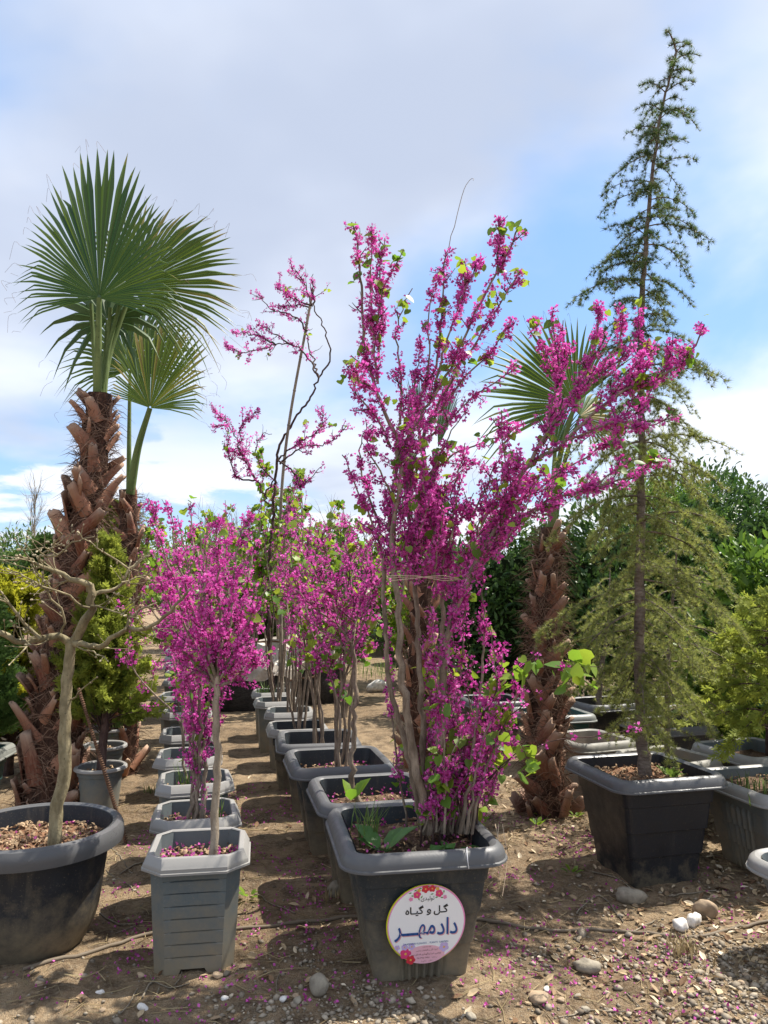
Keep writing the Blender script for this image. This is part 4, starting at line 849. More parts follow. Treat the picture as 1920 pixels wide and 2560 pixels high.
def frond(root, o, pet, tip, n, thmax, norm, r=.018, fuse=.62, droop=.12, fold=.35, tone=.3, lens=None, cup=0.0):
    """fan leaf: petiole mesh carrying one mesh for each leaf segment"""
    pp = spline(pet, .06); mb = MB(); tube(mb, pp - o, np.linspace(r * 1.5, r * .8, len(pp)), 8); f = mb.build('frond', M['petiole'], root, True)
    h = pp[-1]; A = np.asarray(tip) - h; L0 = np.linalg.norm(A); A = A / L0; N = np.asarray(norm, float); N = nrm(N - A * N.dot(A)); B = np.cross(A, N); dth = 2 * thmax / n
    ts = np.array((0.02, .2, .4, fuse, .78, .92, 1.0)); thr = []
    for q in range(n):
        th = -thmax + (q + .5) * dth + rng.normal(0, dth * .08); x = abs(th) / thmax
        L = L0 * (1 - .30 * x ** 1.6) * rng.uniform(.94, 1.03) if lens is None else L0 * lens(th / thmax) * rng.uniform(.94, 1.03)
        d = A * math.cos(th) + B * math.sin(th); s_ = np.cross(N, d); fu = fuse * (1 - .25 * x)
        V = []; curl = rng.normal(0, .10); sag = droop * (.6 + 1.5 * x) * rng.uniform(.6, 1.6); kink = rng.random() < .10 + .45 * (x > .62)
        for t in ts:
            rr_ = t * L; wd = math.tan(dth / 2) * L * (min(t, fu) * 1.02 + .01) * (1 if t <= fu else max(.0, (1 - t) / (1 - fu)) ** .8)
            c = h + d * rr_ + N * (cup * L * (x ** 2) * t + .02 * L * math.sin(t * 3)) + np.array((0, 0, -1)) * sag * L * max(0, t - .45) ** 2 * 2 + s_ * curl * L * max(0, t - fu) ** 2
            if kink and t > .8: c = c + np.array((0, 0, -1)) * (t - .8) * L * .7
            fh = wd * fold * (1 if q % 1 == 0 else -1)
            V += [c - s_ * wd - N * fh, c + N * fh, c + s_ * wd - N * fh]
        m_ = len(ts); F = [(3 * i_ + j, 3 * i_ + j + 1, 3 * i_ + 4 + j, 3 * i_ + 3 + j) for i_ in range(m_ - 1) for j in range(2)]
        val = np.clip(tone + rng.normal(0, .14) + .35 * np.clip(ts - .55, 0, 1) * 2, 0, 1); val[-1] = 1.0 if rng.random() < .45 else val[-1]; val[-2] = .97 if rng.random() < .18 else val[-2]
        if rng.random() < .55: thr.append(np.array(V[-2]) - o)
        mb = MB(); mb.add(np.array(V) - o, F, np.repeat(val, 3)); mb.build('leaf_segment', M['palm_leaf'], f, False)
    if thr:
        mb = MB()
        for p in thr:
            e = nrm(p + o - h); q = p + e * .05 + rng.normal(0, .012, 3); q2 = q + rng.normal(0, .03, 3) + (0, 0, -.05); tube(mb, spline([p, q, q2], .02), .0009, 3, .8, cap=False)
        mb.build('leaf_threads', M['fibre'], f, False, 'stuff')
    return f
CAMP = np.array((0, 0, CAMH))
# left palm
o = np.array((-2.19, 5.12, 0.0)); root = thing('fan_palm', 'tall fan palm with shaggy red brown trunk behind the bare magnolia', 'palm', tuple(o))
ax = [o + (0, 0, -.05)] + PX([(140, 1900), (162, 1600), (195, 1400), (228, 1200), (246, 1050), (250, 985)], 5.12, 5.1)
palm_trunk(root, ax, .195, .085, 140, 3600, .29, o)
frond(root, o, PX([(243, 1010), (245, 900), (248, 745)], 5.1, 5.0), P(258, 335, 4.85), 60, R(106), (0, -1, -.25), .021, .72, .10, tone=.2, lens=lambda u: np.interp(abs(u) * 106, (0, 11, 22, 30, 40, 57, 88, 118), (1, .93, .77, .72, .66, .60, .52, .46)))
frond(root, o, PX([(255, 1000), (275, 880), (330, 722)], 5.12, 5.25), P(565, 560, 5.35), 56, R(92), (-.15, -1, -.15), .017, .70, .18, tone=.62, lens=lambda u: 1 - .2 * abs(u))
frond(root, o, PX([(250, 1000), (262, 900), (268, 800)], 5.15, 5.3), P(275, 660, 5.5), 14, R(150), (0.1, -.8, -.5), .014, .5, .35, tone=.35)
for pts in ([(240, 1000), (235, 890), (228, 760)], [(258, 1000), (270, 880), (300, 760)], [(262, 1000), (268, 900), (276, 770)]):
    mb = MB(); tube(mb, spline(PX(pts, 5.12, 5.2), .08) - o, .014, 7); mb.build('bare_petiole', M['petiole'], root, True)
# small palm right behind it
o = np.array((-2.11, 6.35, 0.0)); root = thing('fan_palm', 'smaller fan palm just behind the tall one, green petioles above the golden cypress', 'palm', tuple(o))
palm_trunk(root, [o + (0, 0, -.05), P(318, 1500, 6.35), P(322, 1225, 6.35)], .13, .075, 70, 900, .24, o)
frond(root, o, PX([(322, 1235), (323, 1080), (325, 925)], 6.35, 6.4), P(330, 715, 6.5), 44, R(112), (0, -1, -.1), .015, .6, .2, tone=.5)
frond(root, o, PX([(325, 1235), (345, 1120), (375, 1020)], 6.3, 6.2), P(432, 785, 6.15), 44, R(84), (-.1, -1, -.2), .026, .78, .10, tone=.7, lens=lambda u: np.interp(abs(u), (0, .3, .6, 1), (1, .93, .68, .55)))
# right palm
o = np.array((1.065, 5.2, 0.0)); root = thing('fan_palm', 'short fan palm with dark shaggy trunk standing between redbud and cedar', 'palm', tuple(o))
palm_trunk(root, [o + (0, 0, -.05), P(1360, 1800, 5.2), P(1362, 1600, 5.2), P(1368, 1450, 5.2), P(1378, 1320, 5.2)], .135, .07, 100, 3000, .24, o)
frond(root, o, PX([(1380, 1330), (1396, 1160), (1437, 1011)], 5.2, 5.05), P(1300, 800, 5.0), 40, R(84), (.15, -1, -.2), .017, .6, .10, tone=.6, lens=lambda u: 1 - .12 * u)
frond(root, o, PX([(1384, 1330), (1410, 1160), (1450, 1040)], 5.22, 5.35), P(1540, 1010, 5.6), 24, R(100), (0, -1, .2), .014, .6, .2, tone=.9)
frond(root, o, PX([(1376, 1330), (1382, 1220), (1388, 1120)], 5.2, 5.25), P(1395, 960, 5.3), 22, R(40), (0, -1, 0), .016, .6, .1, tone=.4)
# middle palm
o = np.array((.30, 6.6, 0.0)); root = thing('fan_palm', 'fan palm with folded upright leaves hidden behind the huge redbud', 'palm', tuple(o))
palm_trunk(root, [o + (0, 0, -.05), P(1052, 1600, 6.6), P(1060, 1400, 6.6), P(1075, 1210, 6.6)], .14, .08, 80, 900, .25, o)
frond(root, o, PX([(1076, 1230), (1085, 1180), (1095, 1120)], 6.6), P(1135, 930, 6.6), 22, R(14), (0, -1, 0), .02, .75, .03, tone=.3)
frond(root, o, PX([(1070, 1230), (1060, 1150), (1048, 1090)], 6.6), P(1030, 930, 6.7), 18, R(16), (0, -1, 0), .018, .75, .03, tone=.3)

# ------------------------------------------------------------------ cedar
def cedar(label, base, trunk, r0, prof, n, seed_up=.3, ros=.021, size=.026, tone=(.35, .2), group=None, sidesp=.055, elev=None):
    T = Tree('cedar_tree', label, 'tree', base, group); tp = T.limb(trunk, r0, .004, 'cedar_bark', 'trunk', wob=.003, sides=12, step=.05); nd = MB(); n_t = len(tp)
    zs = tp[:, 2]; pos, dr, vv = [], [], []
    def needles(path, t0, sp, tn):
        L = np.linalg.norm(np.diff(path, axis=0), axis=1).sum(); k = max(2, int(L * (1 - t0) / sp)); u = t0 + (1 - t0) * (np.arange(k) + rng.random(k)) / k
        idx = u * (len(path) - 1); i_ = np.minimum(idx.astype(int), len(path) - 2); f_ = (idx - i_)[:, None]; c = path[i_] * (1 - f_) + path[i_ + 1] * f_; tg = nrm(path[i_ + 1] - path[i_])
        pos.append(c); dr.append(nrm(tg * .5 + np.array((0, 0, .45)) + rng.normal(0, .55, c.shape))); vv.append(np.clip(rng.normal(tn, tone[1], k), 0, 1))
    for q in range(n):
        u = (q + rng.random()) / n; i_ = int((.08 + .92 * u) * (n_t - 2)); c = tp[i_]; z = c[2]; L = np.interp(z, *prof) * rng.choice((rng.uniform(.4, .8), rng.uniform(.8, 1.3))); az = q * 2.4 + rng.normal(0, .4)
        e = np.array((math.cos(az), math.sin(az), 0)); el = np.interp(z, (1.0, 2.2, 4.4), elev or (-.25, .22, .65)) + rng.normal(0, .12); d = nrm(e + np.array((0, 0, el))); p = [c]; m_ = max(4, int(L / .04)); sag = np.interp(z, (1.0, 2.2, 4.4), (.8, 1.15, 1.5))
        for k in range(m_):
            d = nrm(d + np.array((0, 0, -sag / m_)) + rng.normal(0, .035, 3)); p.append(p[-1] + d * (L / m_))
        p = np.array(p); mb = MB(); tube(mb, p, np.linspace(max(.0035, L * .011), .0011, len(p)), 5, cap=False); T.part(mb, 'branch', M['cedar_bark'])
        tn = np.interp(z, (1.0, 2.2, 2.8, 3.4), (tone[0] + .5, tone[0] + .4, tone[0] + .05, tone[0] - .3)); needles(p, .12, ros, tn)  # by height: dry olive and sunlit tone below, backlit silhouette dark painted above
        for k in range(int(L / sidesp)):
            t = rng.uniform(.12, .95); j = min(len(p) - 2, int(t * (len(p) - 1))); td = nrm(p[j + 1] - p[j]); s_ = nrm(np.cross(td, (0, 0, 1))) * rng.choice((-1, 1)); l = L * rng.uniform(.18, .42) * (1.15 - .6 * t)
            dd = nrm(td * .7 + s_ * .8 + rng.normal(0, .2, 3)); w = [p[j]]
            for _ in range(6): dd = nrm(dd + np.array((0, 0, -.17)) + rng.normal(0, .06, 3)); w.append(w[-1] + dd * l / 6)
            w = np.array(w); T.twig(w, .0016, .0007, 3); needles(w, .1, ros, tn)
    pos = np.vstack(pos); dr = np.vstack(dr); vv = np.concatenate(vv)
    scatter(nd, ROS_V, ROS_F, pos, frames(dr, rng.random(len(pos)) * 6.28), size * rng.uniform(.7, 1.2, len(pos)), vv); T.part(nd, 'needles', M['needle'], False, 'stuff'); T.finish('cedar_bark'); return T
tr = [np.array((1.40, 4.235, ced_sz - .03))] + PX([(1600, 1700), (1600, 1400), (1605, 1150), (1603, 900), (1607, 700), (1626, 480), (1650, 300), (1678, 180), (1690, 130), (1680, 95), (1664, 74)], 4.235, 4.2)
cedar('tall slender cedar with drooping needle branches in the black square planter', (1.40, 4.235, ced_sz), tr, .036,
      ((.75, 1.1, 1.5, 1.9, 2.4, 2.7, 3.0, 3.3, 3.7, 4.1, 4.4, 4.6), (.26, .48, .56, .54, .54, .48, .36, .40, .32, .28, .24, .11)), 165, ros=.017, size=.034, sidesp=.034)
cedar('thin young cedar rising from the beige planter behind the black one', (1.80, 5.02, be1), [np.array((1.80, 5.02, be1 - .03)), P(1668, 1700, 5.02), P(1680, 1560, 5.05), P(1690, 1400, 5.05), P(1695, 1290, 5.05)], .022,
      ((.4, .8, 1.2, 2.0), (.30, .48, .52, .2)), 46, tone=(.55, .2), elev=(.1, .3, .6), size=.03, ros=.026)
cedar('small cedar with sparse needles in the charcoal planter by the teal one', (1.98, 7.15, ch1), [np.array((1.96, 7.15, ch1 - .03)), P(1500, 1700, 7.15), P(1520, 1560, 7.15), P(1525, 1420, 7.2)], .035,
      ((.4, .8, 1.2, 2.0), (.30, .5, .55, .2)), 34, tone=(.5, .2), elev=(.1, .3, .6), size=.04, ros=.034)

# ------------------------------------------------------------------ conifers, shrubs, hedge
def conifer(label, base, h, rad, n, mat, shape=1.0, spray=.13, clear=.12, tilt=.9, group=None, name='conifer', lean=(0, 0)):
    T = Tree(name, label, 'conifer', base, group); b = np.array(base, float)
    T.limb([b + (0, 0, -.03), b + (lean[0] * .4, lean[1] * .4, h * .45), b + (lean[0], lean[1], h * .92)], rad * .07 + .008, .005, 'redbud_twig', 'trunk', sides=8, step=.1)
    t = clear + (1 - clear) * rng.random(n) ** 1.15; az = rng.random(n) * 6.283; lob = 1 + .22 * np.sin(az * 5 + t * 9) + .12 * np.sin(az * 11 + t * 23)
    prof = np.clip((1 - t) ** (.72 * shape) * np.clip((t - clear) * 9, .25, 1), 0, 1); rr = rad * prof * lob * np.sqrt(rng.uniform(.12, 1.0, n))
    e = np.column_stack((np.cos(az), np.sin(az), np.zeros(n))); pos = b + e * rr[:, None] + np.column_stack((lean[0] * t, lean[1] * t, t * h))
    d = nrm(e * rng.uniform(.35, 1.1, n)[:, None] + np.column_stack((np.zeros((n, 2)), np.full(n, tilt))) + rng.normal(0, .32, (n, 3))); nn = nrm(np.cross(d, rng.normal(0, 1, (n, 3))))
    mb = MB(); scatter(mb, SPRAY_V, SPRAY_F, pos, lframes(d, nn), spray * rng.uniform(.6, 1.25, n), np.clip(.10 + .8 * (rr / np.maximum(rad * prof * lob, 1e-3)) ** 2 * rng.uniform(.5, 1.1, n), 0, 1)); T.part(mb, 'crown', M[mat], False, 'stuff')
    for q in range(int(14 + h * 8)):
        u = rng.uniform(clear * .5, .8); a = rng.random() * 6.283; p0 = b + (lean[0] * u, lean[1] * u, h * u); L = rad * (1 - u) ** .7 * .9
        p = T.grow(p0, (math.cos(a), math.sin(a), .9), L, .06, .06, .06); T.twig(p, .006, .002)
    T.finish('redbud_twig'); return T
def feather(label, base, h, rad, nb, mat, spray=.12, clear=.1, el=.6, sag=.5, shape=.6, dens=.03, group=None):
    """loose conifer: separate branches carrying flat sprays"""
    T = Tree('conifer', label, 'conifer', base, group); b = np.array(base, float); tp = T.limb([b + (0, 0, -.03), b + (.02, 0, h * .4), b + (rng.normal(0, .04), 0, h * .95)], rad * .05 + .012, .005, 'redbud_twig', 'trunk', sides=8, step=.1)
    pos, dr, vv = [], [], []
    for q in range(nb):
        u = clear + (1 - clear) * ((q + rng.random()) / nb); c = b + (0, 0, u * h * .95); az = q * 2.4 + rng.normal(0, .4); L = rad * (1.02 - u) ** shape * rng.uniform(.55, 1.2); d = nrm(np.array((math.cos(az), math.sin(az), el * rng.uniform(.4, 1.5)))); p = [c]; m_ = max(4, int(L / .05))
        for k in range(m_): d = nrm(d + np.array((0, 0, -sag / m_)) + rng.normal(0, .07, 3)); p.append(p[-1] + d * L / m_)
        p = np.array(p); T.twig(p, .003 + L * .008, .0012, 4); k = max(3, int(L / dens)); t = rng.uniform(.25, 1, k) ** .8; idx = t * (len(p) - 1); i_ = np.minimum(idx.astype(int), len(p) - 2); f_ = (idx - i_)[:, None]; tg = nrm(p[i_ + 1] - p[i_])
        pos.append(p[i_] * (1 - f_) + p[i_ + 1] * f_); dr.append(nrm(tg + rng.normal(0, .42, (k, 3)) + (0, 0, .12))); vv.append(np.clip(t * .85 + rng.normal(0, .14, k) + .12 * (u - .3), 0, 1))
    pos = np.vstack(pos); dr = np.vstack(dr); n = len(pos); mb = MB(); scatter(mb, SPRAY_V, SPRAY_F, pos, lframes(dr, nrm(np.cross(dr, rng.normal(0, 1, (n, 3))))), spray * rng.uniform(.6, 1.25, n), np.concatenate(vv)); T.part(mb, 'crown', M[mat], False, 'stuff'); T.finish('redbud_twig'); return T
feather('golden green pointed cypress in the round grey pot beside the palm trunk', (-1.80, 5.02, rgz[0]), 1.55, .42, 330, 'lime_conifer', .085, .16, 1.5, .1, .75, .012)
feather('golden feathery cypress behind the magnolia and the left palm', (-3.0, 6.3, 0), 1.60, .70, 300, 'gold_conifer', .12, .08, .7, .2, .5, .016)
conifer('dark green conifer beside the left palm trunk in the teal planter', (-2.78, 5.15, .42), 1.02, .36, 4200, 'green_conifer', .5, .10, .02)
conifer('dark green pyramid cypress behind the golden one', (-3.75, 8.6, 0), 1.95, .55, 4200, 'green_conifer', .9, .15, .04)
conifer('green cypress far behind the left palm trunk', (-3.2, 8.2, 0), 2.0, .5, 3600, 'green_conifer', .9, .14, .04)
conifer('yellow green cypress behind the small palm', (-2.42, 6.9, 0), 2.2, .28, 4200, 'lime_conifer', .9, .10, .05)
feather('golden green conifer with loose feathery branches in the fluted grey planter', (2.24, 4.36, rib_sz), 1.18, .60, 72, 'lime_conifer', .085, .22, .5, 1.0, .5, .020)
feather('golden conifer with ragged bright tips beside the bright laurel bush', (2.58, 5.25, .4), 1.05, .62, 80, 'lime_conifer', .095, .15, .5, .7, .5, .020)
def bush(label, c, rx, ry, rz, n, mat, lsz, single=0, cat='shrub', name='shrub', group=None, base=None, tmpl=(OVAL_V, OVAL_F), up=.35, lumps=7, core=True):
    c = np.array(c, float); b = np.array((c[0], c[1], 0.0)) if base is None else np.array(base, float); T = Tree(name, label, cat, b, group)
    T.limb([b + (0, 0, -.03), b * .5 + c * .5, c + (0, 0, rz * .3)], .03 + rx * .02, .01, 'redbud_twig', 'trunk', sides=7, step=.2)
    lc = nrm(rng.normal(0, 1, (lumps, 3)) + np.array((0, -.4, .3))) * .62; lr = rng.uniform(.42, .62, lumps)
    pts = []; nrmv = []
    k = rng.integers(0, lumps + 2, n); u = nrm(rng.normal(0, 1, (n, 3))); rad_ = rng.uniform(.55, 1.0, n) ** .5
    cc = np.where((k < lumps)[:, None], lc[np.minimum(k, lumps - 1)], 0); r_ = np.where(k < lumps, lr[np.minimum(k, lumps - 1)], .78)
    loc = cc + u * (r_ * rad_)[:, None]; pos = c + loc * np.array((rx, ry, rz)) + rng.normal(0, lsz * .5, (n, 3)); ok = pos[:, 2] > b[2] + .05; pos, u = pos[ok], u[ok]; n = len(pos)
    d = nrm(u * .8 + rng.normal(0, .7, (n, 3)) + np.array((0, 0, up))); nn = nrm(u * .7 + rng.normal(0, .5, (n, 3)) + np.array((0, 0, .6)))
    for q in range(n): T.leaves.append((pos[q], d[q], nn[q], lsz * rng.uniform(.6, 1.25), float(np.clip(rng.normal(.5, .28), 0, 1))))
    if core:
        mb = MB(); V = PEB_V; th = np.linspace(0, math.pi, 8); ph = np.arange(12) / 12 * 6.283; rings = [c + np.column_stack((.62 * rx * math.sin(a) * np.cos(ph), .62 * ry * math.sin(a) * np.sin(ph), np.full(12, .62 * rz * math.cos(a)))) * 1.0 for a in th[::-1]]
        rings = [np.column_stack((r_[:, :2], np.maximum(r_[:, 2], b[2] + .02))) for r_ in rings]; loft(mb, rings); T.part(mb, 'shade_core', M['dark_core'], True)  # added dark solid: shade between inner leaves as colour, blocks see-through
    for q in range(10): T.twig(T.grow(b + (0, 0, .1 * rz), nrm(np.array((rng.normal(0, .5), rng.normal(0, .5), 1))), rz * 1.2, .1, .03, .08), .010, .003)
    T.finish('redbud_twig', single, mat, tmpl); return T
HG = 'laurel hedge bushes at the back right'
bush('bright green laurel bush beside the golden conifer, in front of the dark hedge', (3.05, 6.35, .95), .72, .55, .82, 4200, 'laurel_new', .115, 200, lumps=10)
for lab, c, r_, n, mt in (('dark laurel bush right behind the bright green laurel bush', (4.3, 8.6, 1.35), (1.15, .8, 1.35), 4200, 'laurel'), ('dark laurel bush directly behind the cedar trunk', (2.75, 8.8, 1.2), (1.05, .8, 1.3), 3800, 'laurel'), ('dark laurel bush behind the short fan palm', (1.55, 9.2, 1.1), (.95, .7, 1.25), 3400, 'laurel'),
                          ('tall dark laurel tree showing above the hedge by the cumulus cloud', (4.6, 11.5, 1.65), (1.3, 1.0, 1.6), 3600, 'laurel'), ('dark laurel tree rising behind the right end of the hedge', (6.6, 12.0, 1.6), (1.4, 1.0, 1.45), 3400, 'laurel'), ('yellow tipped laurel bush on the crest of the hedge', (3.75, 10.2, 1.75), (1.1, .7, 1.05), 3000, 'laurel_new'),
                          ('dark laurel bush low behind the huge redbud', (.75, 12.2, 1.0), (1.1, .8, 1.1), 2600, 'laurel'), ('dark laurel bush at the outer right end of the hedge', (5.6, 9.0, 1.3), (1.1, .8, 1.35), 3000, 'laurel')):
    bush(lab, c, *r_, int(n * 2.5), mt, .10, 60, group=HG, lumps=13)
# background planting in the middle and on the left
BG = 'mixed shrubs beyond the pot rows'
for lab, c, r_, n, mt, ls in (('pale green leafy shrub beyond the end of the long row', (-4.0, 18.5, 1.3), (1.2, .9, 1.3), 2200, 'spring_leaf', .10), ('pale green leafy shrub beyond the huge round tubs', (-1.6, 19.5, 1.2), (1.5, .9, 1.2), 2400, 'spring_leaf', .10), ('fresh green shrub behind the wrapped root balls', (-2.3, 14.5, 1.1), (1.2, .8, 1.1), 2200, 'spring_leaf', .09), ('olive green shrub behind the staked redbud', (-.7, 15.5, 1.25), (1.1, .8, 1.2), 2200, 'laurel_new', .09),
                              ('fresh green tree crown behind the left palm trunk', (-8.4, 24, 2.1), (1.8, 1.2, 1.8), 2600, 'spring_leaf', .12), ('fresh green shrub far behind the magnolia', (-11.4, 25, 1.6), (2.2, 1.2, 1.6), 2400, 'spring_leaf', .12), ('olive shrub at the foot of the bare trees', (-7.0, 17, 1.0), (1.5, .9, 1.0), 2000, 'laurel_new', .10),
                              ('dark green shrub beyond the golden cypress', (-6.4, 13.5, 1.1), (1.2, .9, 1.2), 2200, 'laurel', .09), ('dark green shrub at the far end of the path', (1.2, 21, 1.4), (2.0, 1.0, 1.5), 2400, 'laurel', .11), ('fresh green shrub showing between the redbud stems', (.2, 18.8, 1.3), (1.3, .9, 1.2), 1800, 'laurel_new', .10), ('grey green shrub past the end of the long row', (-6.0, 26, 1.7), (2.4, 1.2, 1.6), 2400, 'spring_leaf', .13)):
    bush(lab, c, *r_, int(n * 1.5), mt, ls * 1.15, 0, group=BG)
def bare_tree(label, x, y, h, n, spread, group='bare trees beyond the nursery'):
    T = Tree('bare_tree', label, 'tree', (x, y, 0), group); T.limb([(x, y, -.05), (x + .02, y, h * .4), (x + rng.normal(0, .1), y, h)], .018 * h, .006, 'far_twig', 'trunk', sides=6, step=.2)
    for q in range(n):
        u = rng.uniform(.15, .95); a = rng.random() * 6.283; p = T.grow((x, y, h * u), (math.cos(a) * spread, math.sin(a) * spread, 1.2), h * rng.uniform(.2, .45) * (1.1 - .6 * u), .12, .06, .10); T.twig(p, .009, .003, 3)
        for _ in range(4):
            i_ = rng.integers(1, len(p) - 1); T.twig(T.grow(p[i_], nrm(p[i_] - p[i_ - 1]) + rng.normal(0, .5, 3), h * .12, .08, .05, .12), .005, .002, 3)
    T.finish('far_twig')
for q, (x, y, h, s) in enumerate(((-9.6, 21, 4.0, .35), (-10.9, 22, 2.9, .6), (-8.9, 20, 2.8, .7), (-10.2, 19, 2.6, .7), (-6.8, 21, 3.7, .35), (-4.6, 20, 3.4, .5), (-3.3, 17, 3.1, .5), (-2.6, 16, 2.9, .55), (-1.3, 18, 3.3, .6), (-.9, 14.5, 2.7, .7), (-12.5, 20, 2.6, .7), (-5.6, 17, 2.9, .6))):
    bare_tree(['tallest thin pale bare tree on the skyline beside the left palm', 'short spreading bare tree on the skyline beside the tallest pale one', 'spreading bare tree low behind the left palm trunk', 'spreading bare tree behind the dark pyramid cypress', 'thin upright bare tree between the two left palms', 'thin bare tree over the left redbud crowns', 'slender bare tree behind the tied bamboo stake', 'spreading bare tree right of the tied bamboo stake', 'bare tree between the staked redbud and the huge redbud', 'low spreading bare tree close behind the huge redbud', 'spreading bare tree at the outer end of the skyline shrubs', 'spreading bare tree behind the yellow green cypress'][q], x, y, h, 34, s)
# far belt of trees on the skyline
mb = MB(); n = 26000; th = rng.uniform(-1.15, 1.15, n); dd = rng.uniform(60, 78, n); hh = (2.6 + 2.4 * (vnoise(th * 14, np.full(n, 3.3)) + .5) + 1.2 * (vnoise(th * 47, np.full(n, 8.3)) + .5)) * rng.random(n) ** .75
pos = np.column_stack((np.sin(th) * dd, np.cos(th) * dd, hh)); dv = nrm(rng.normal(0, 1, (n, 3)) + (0, 0, .4))
scatter(mb, OVAL_V * np.array((2.2, 1, 1)), OVAL_F, pos, lframes(dv, nrm(rng.normal(0, 1, (n, 3)))), rng.uniform(.35, .8, n), np.clip(vnoise(th * 23, dd * .2) + .5 + rng.normal(0, .15, n), 0, 1))
ob = mb.build('distant_trees', M['spring_leaf'], None, False, 'stuff'); tag(ob, 'distant belt of spring green trees along the skyline', 'trees')

# ------------------------------------------------------------------ wrapped root balls and support rods
def grow_bag(label, x, y, r_, h):
    t = thing('grow_bag', label, 'grow bag', (x, y, 0), 0, 'wrapped root balls'); mb = MB(); a = np.arange(28) / 28 * 6.283; rings = []
    for z, f in ((0, .93), (.15, 1.0), (.5, 1.03), (.85, 1.0), (1.0, .97)): rings.append(np.column_stack((np.cos(a) * r_ * f * (1 + rng.normal(0, .02, 28)), np.sin(a) * r_ * f * (1 + rng.normal(0, .02, 28)), np.full(28, z * h - .02))))
    loft(mb, rings); mb.build('bag', M['bag'], t, True); mb = MB(); rings = []
    for z, f, w in ((.78, 1.05, .06), (.95, 1.04, .05), (1.12, 1.0, .10), (1.06, .86, .10), (.96, .6, .06), (.98, .2, .03)): rings.append(np.column_stack((np.cos(a) * r_ * f * (1 + rng.normal(0, .03, 28)), np.sin(a) * r_ * f * (1 + rng.normal(0, .03, 28)), z * h + rng.normal(0, w * h, 28))))
    loft(mb, rings); mb.build('wrapping', M['burlap'], t, False)
grow_bag('broad root ball in dark bag and crumpled pale burlap behind the octagonal pots', -1.72, 9.9, .62, .52)
grow_bag('root ball in dark bag and pale burlap beside the broad one', -.98, 10.3, .45, .55)
grow_bag('wrapped root ball furthest back along the signed row', -1.5, 11.6, .5, .6)
wt_ = MB(); c = np.array((-1.02, 10.4, .52)); a = np.arange(16) / 16 * 6.283
loft(wt_, [c + np.column_stack((np.cos(a) * r_ * (1 + rng.normal(0, .08, 16)), np.sin(a) * r_ * (1 + rng.normal(0, .08, 16)), np.full(16, z))) for z, r_ in ((-.06, .24), (.1, .2), (.25, .15), (.38, .10), (.42, .03))]); tag(wt_.build('burlap_wrap', M['burlap'], None, False), 'pale burlap cloth standing up in a cone on the root ball', 'cloth')
for lab, a, b in (('dark horizontal rod tied across stems behind the octagonal pots', P(590, 1604, 9.0), P(795, 1604, 9.0)), ('lower horizontal rod in front of the wrapped root balls', P(720, 1700, 8.6), P(800, 1690, 8.6))):
    mb = MB(); ln = np.linspace(0, 1, 8)[:, None]; tube(mb, a * (1 - ln) + b * ln + rng.normal(0, .006, (8, 3)), .011, 6); tag(mb.build('support_rod', M['rust'], None, True), lab, 'rod')

# ------------------------------------------------------------------ round sign on the big planter
FA = {}
for ch, iso, fin, ini, med in (('ا', 'FE8D', 'FE8E', 0, 0), ('ت', 'FE95', 'FE96', 'FE97', 'FE98'), ('و', 'FEED', 'FEEE', 0, 0), ('ل', 'FEDD', 'FEDE', 'FEDF', 'FEE0'), ('ی', 'FBFC', 'FBFD', 'FBFE', 'FBFF'), ('د', 'FEA9', 'FEAA', 0, 0),
                               ('گ', 'FB92', 'FB93', 'FB94', 'FB95'), ('ه', 'FEE9', 'FEEA', 'FEEB', 'FEEC'), ('م', 'FEE1', 'FEE2', 'FEE3', 'FEE4'), ('ر', 'FEAD', 'FEAE', 0, 0), ('ف', 'FED1', 'FED2', 'FED3', 'FED4'), ('ش', 'FEB5', 'FEB6', 'FEB7', 'FEB8'),
                               ('ن', 'FEE5', 'FEE6', 'FEE7', 'FEE8'), ('ع', 'FEC9', 'FECA', 'FECB', 'FECC'), ('ز', 'FEAF', 'FEB0', 0, 0), ('ط', 'FEC1', 'FEC2', 'FEC3', 'FEC4'), ('ح', 'FEA1', 'FEA2', 'FEA3', 'FEA4'), ('ج', 'FE9D', 'FE9E', 'FE9F', 'FEA0'), ('ض', 'FEBD', 'FEBE', 'FEBF', 'FEC0'),
                               ('س', 'FEB1', 'FEB2', 'FEB3', 'FEB4'), ('ب', 'FE8F', 'FE90', 'FE91', 'FE92'), ('ئ', 'FE89', 'FE8A', 'FE8B', 'FE8C'), ('ک', 'FB8E', 'FB8F', 'FB90', 'FB91'), ('ـ', '0640', '0640', '0640', '0640')):
    FA[ch] = [chr(int(v, 16)) if v else None for v in (iso, fin, ini, med)]
def shape_fa(s):
    out = []
    for i_, ch in enumerate(s):
        if ch not in FA: out.append(ch); continue
        prev = i_ > 0 and s[i_ - 1] in FA and FA[s[i_ - 1]][2] is not None; nxt = i_ + 1 < len(s) and s[i_ + 1] in FA and FA[ch][2] is not None
        out.append(FA[ch][3 if prev and nxt else 1 if prev else 2 if nxt else 0])
    return ''.join(reversed(out))
def flatmat(name, c, rough=.35): return NT(name).out(c, rough, .4)
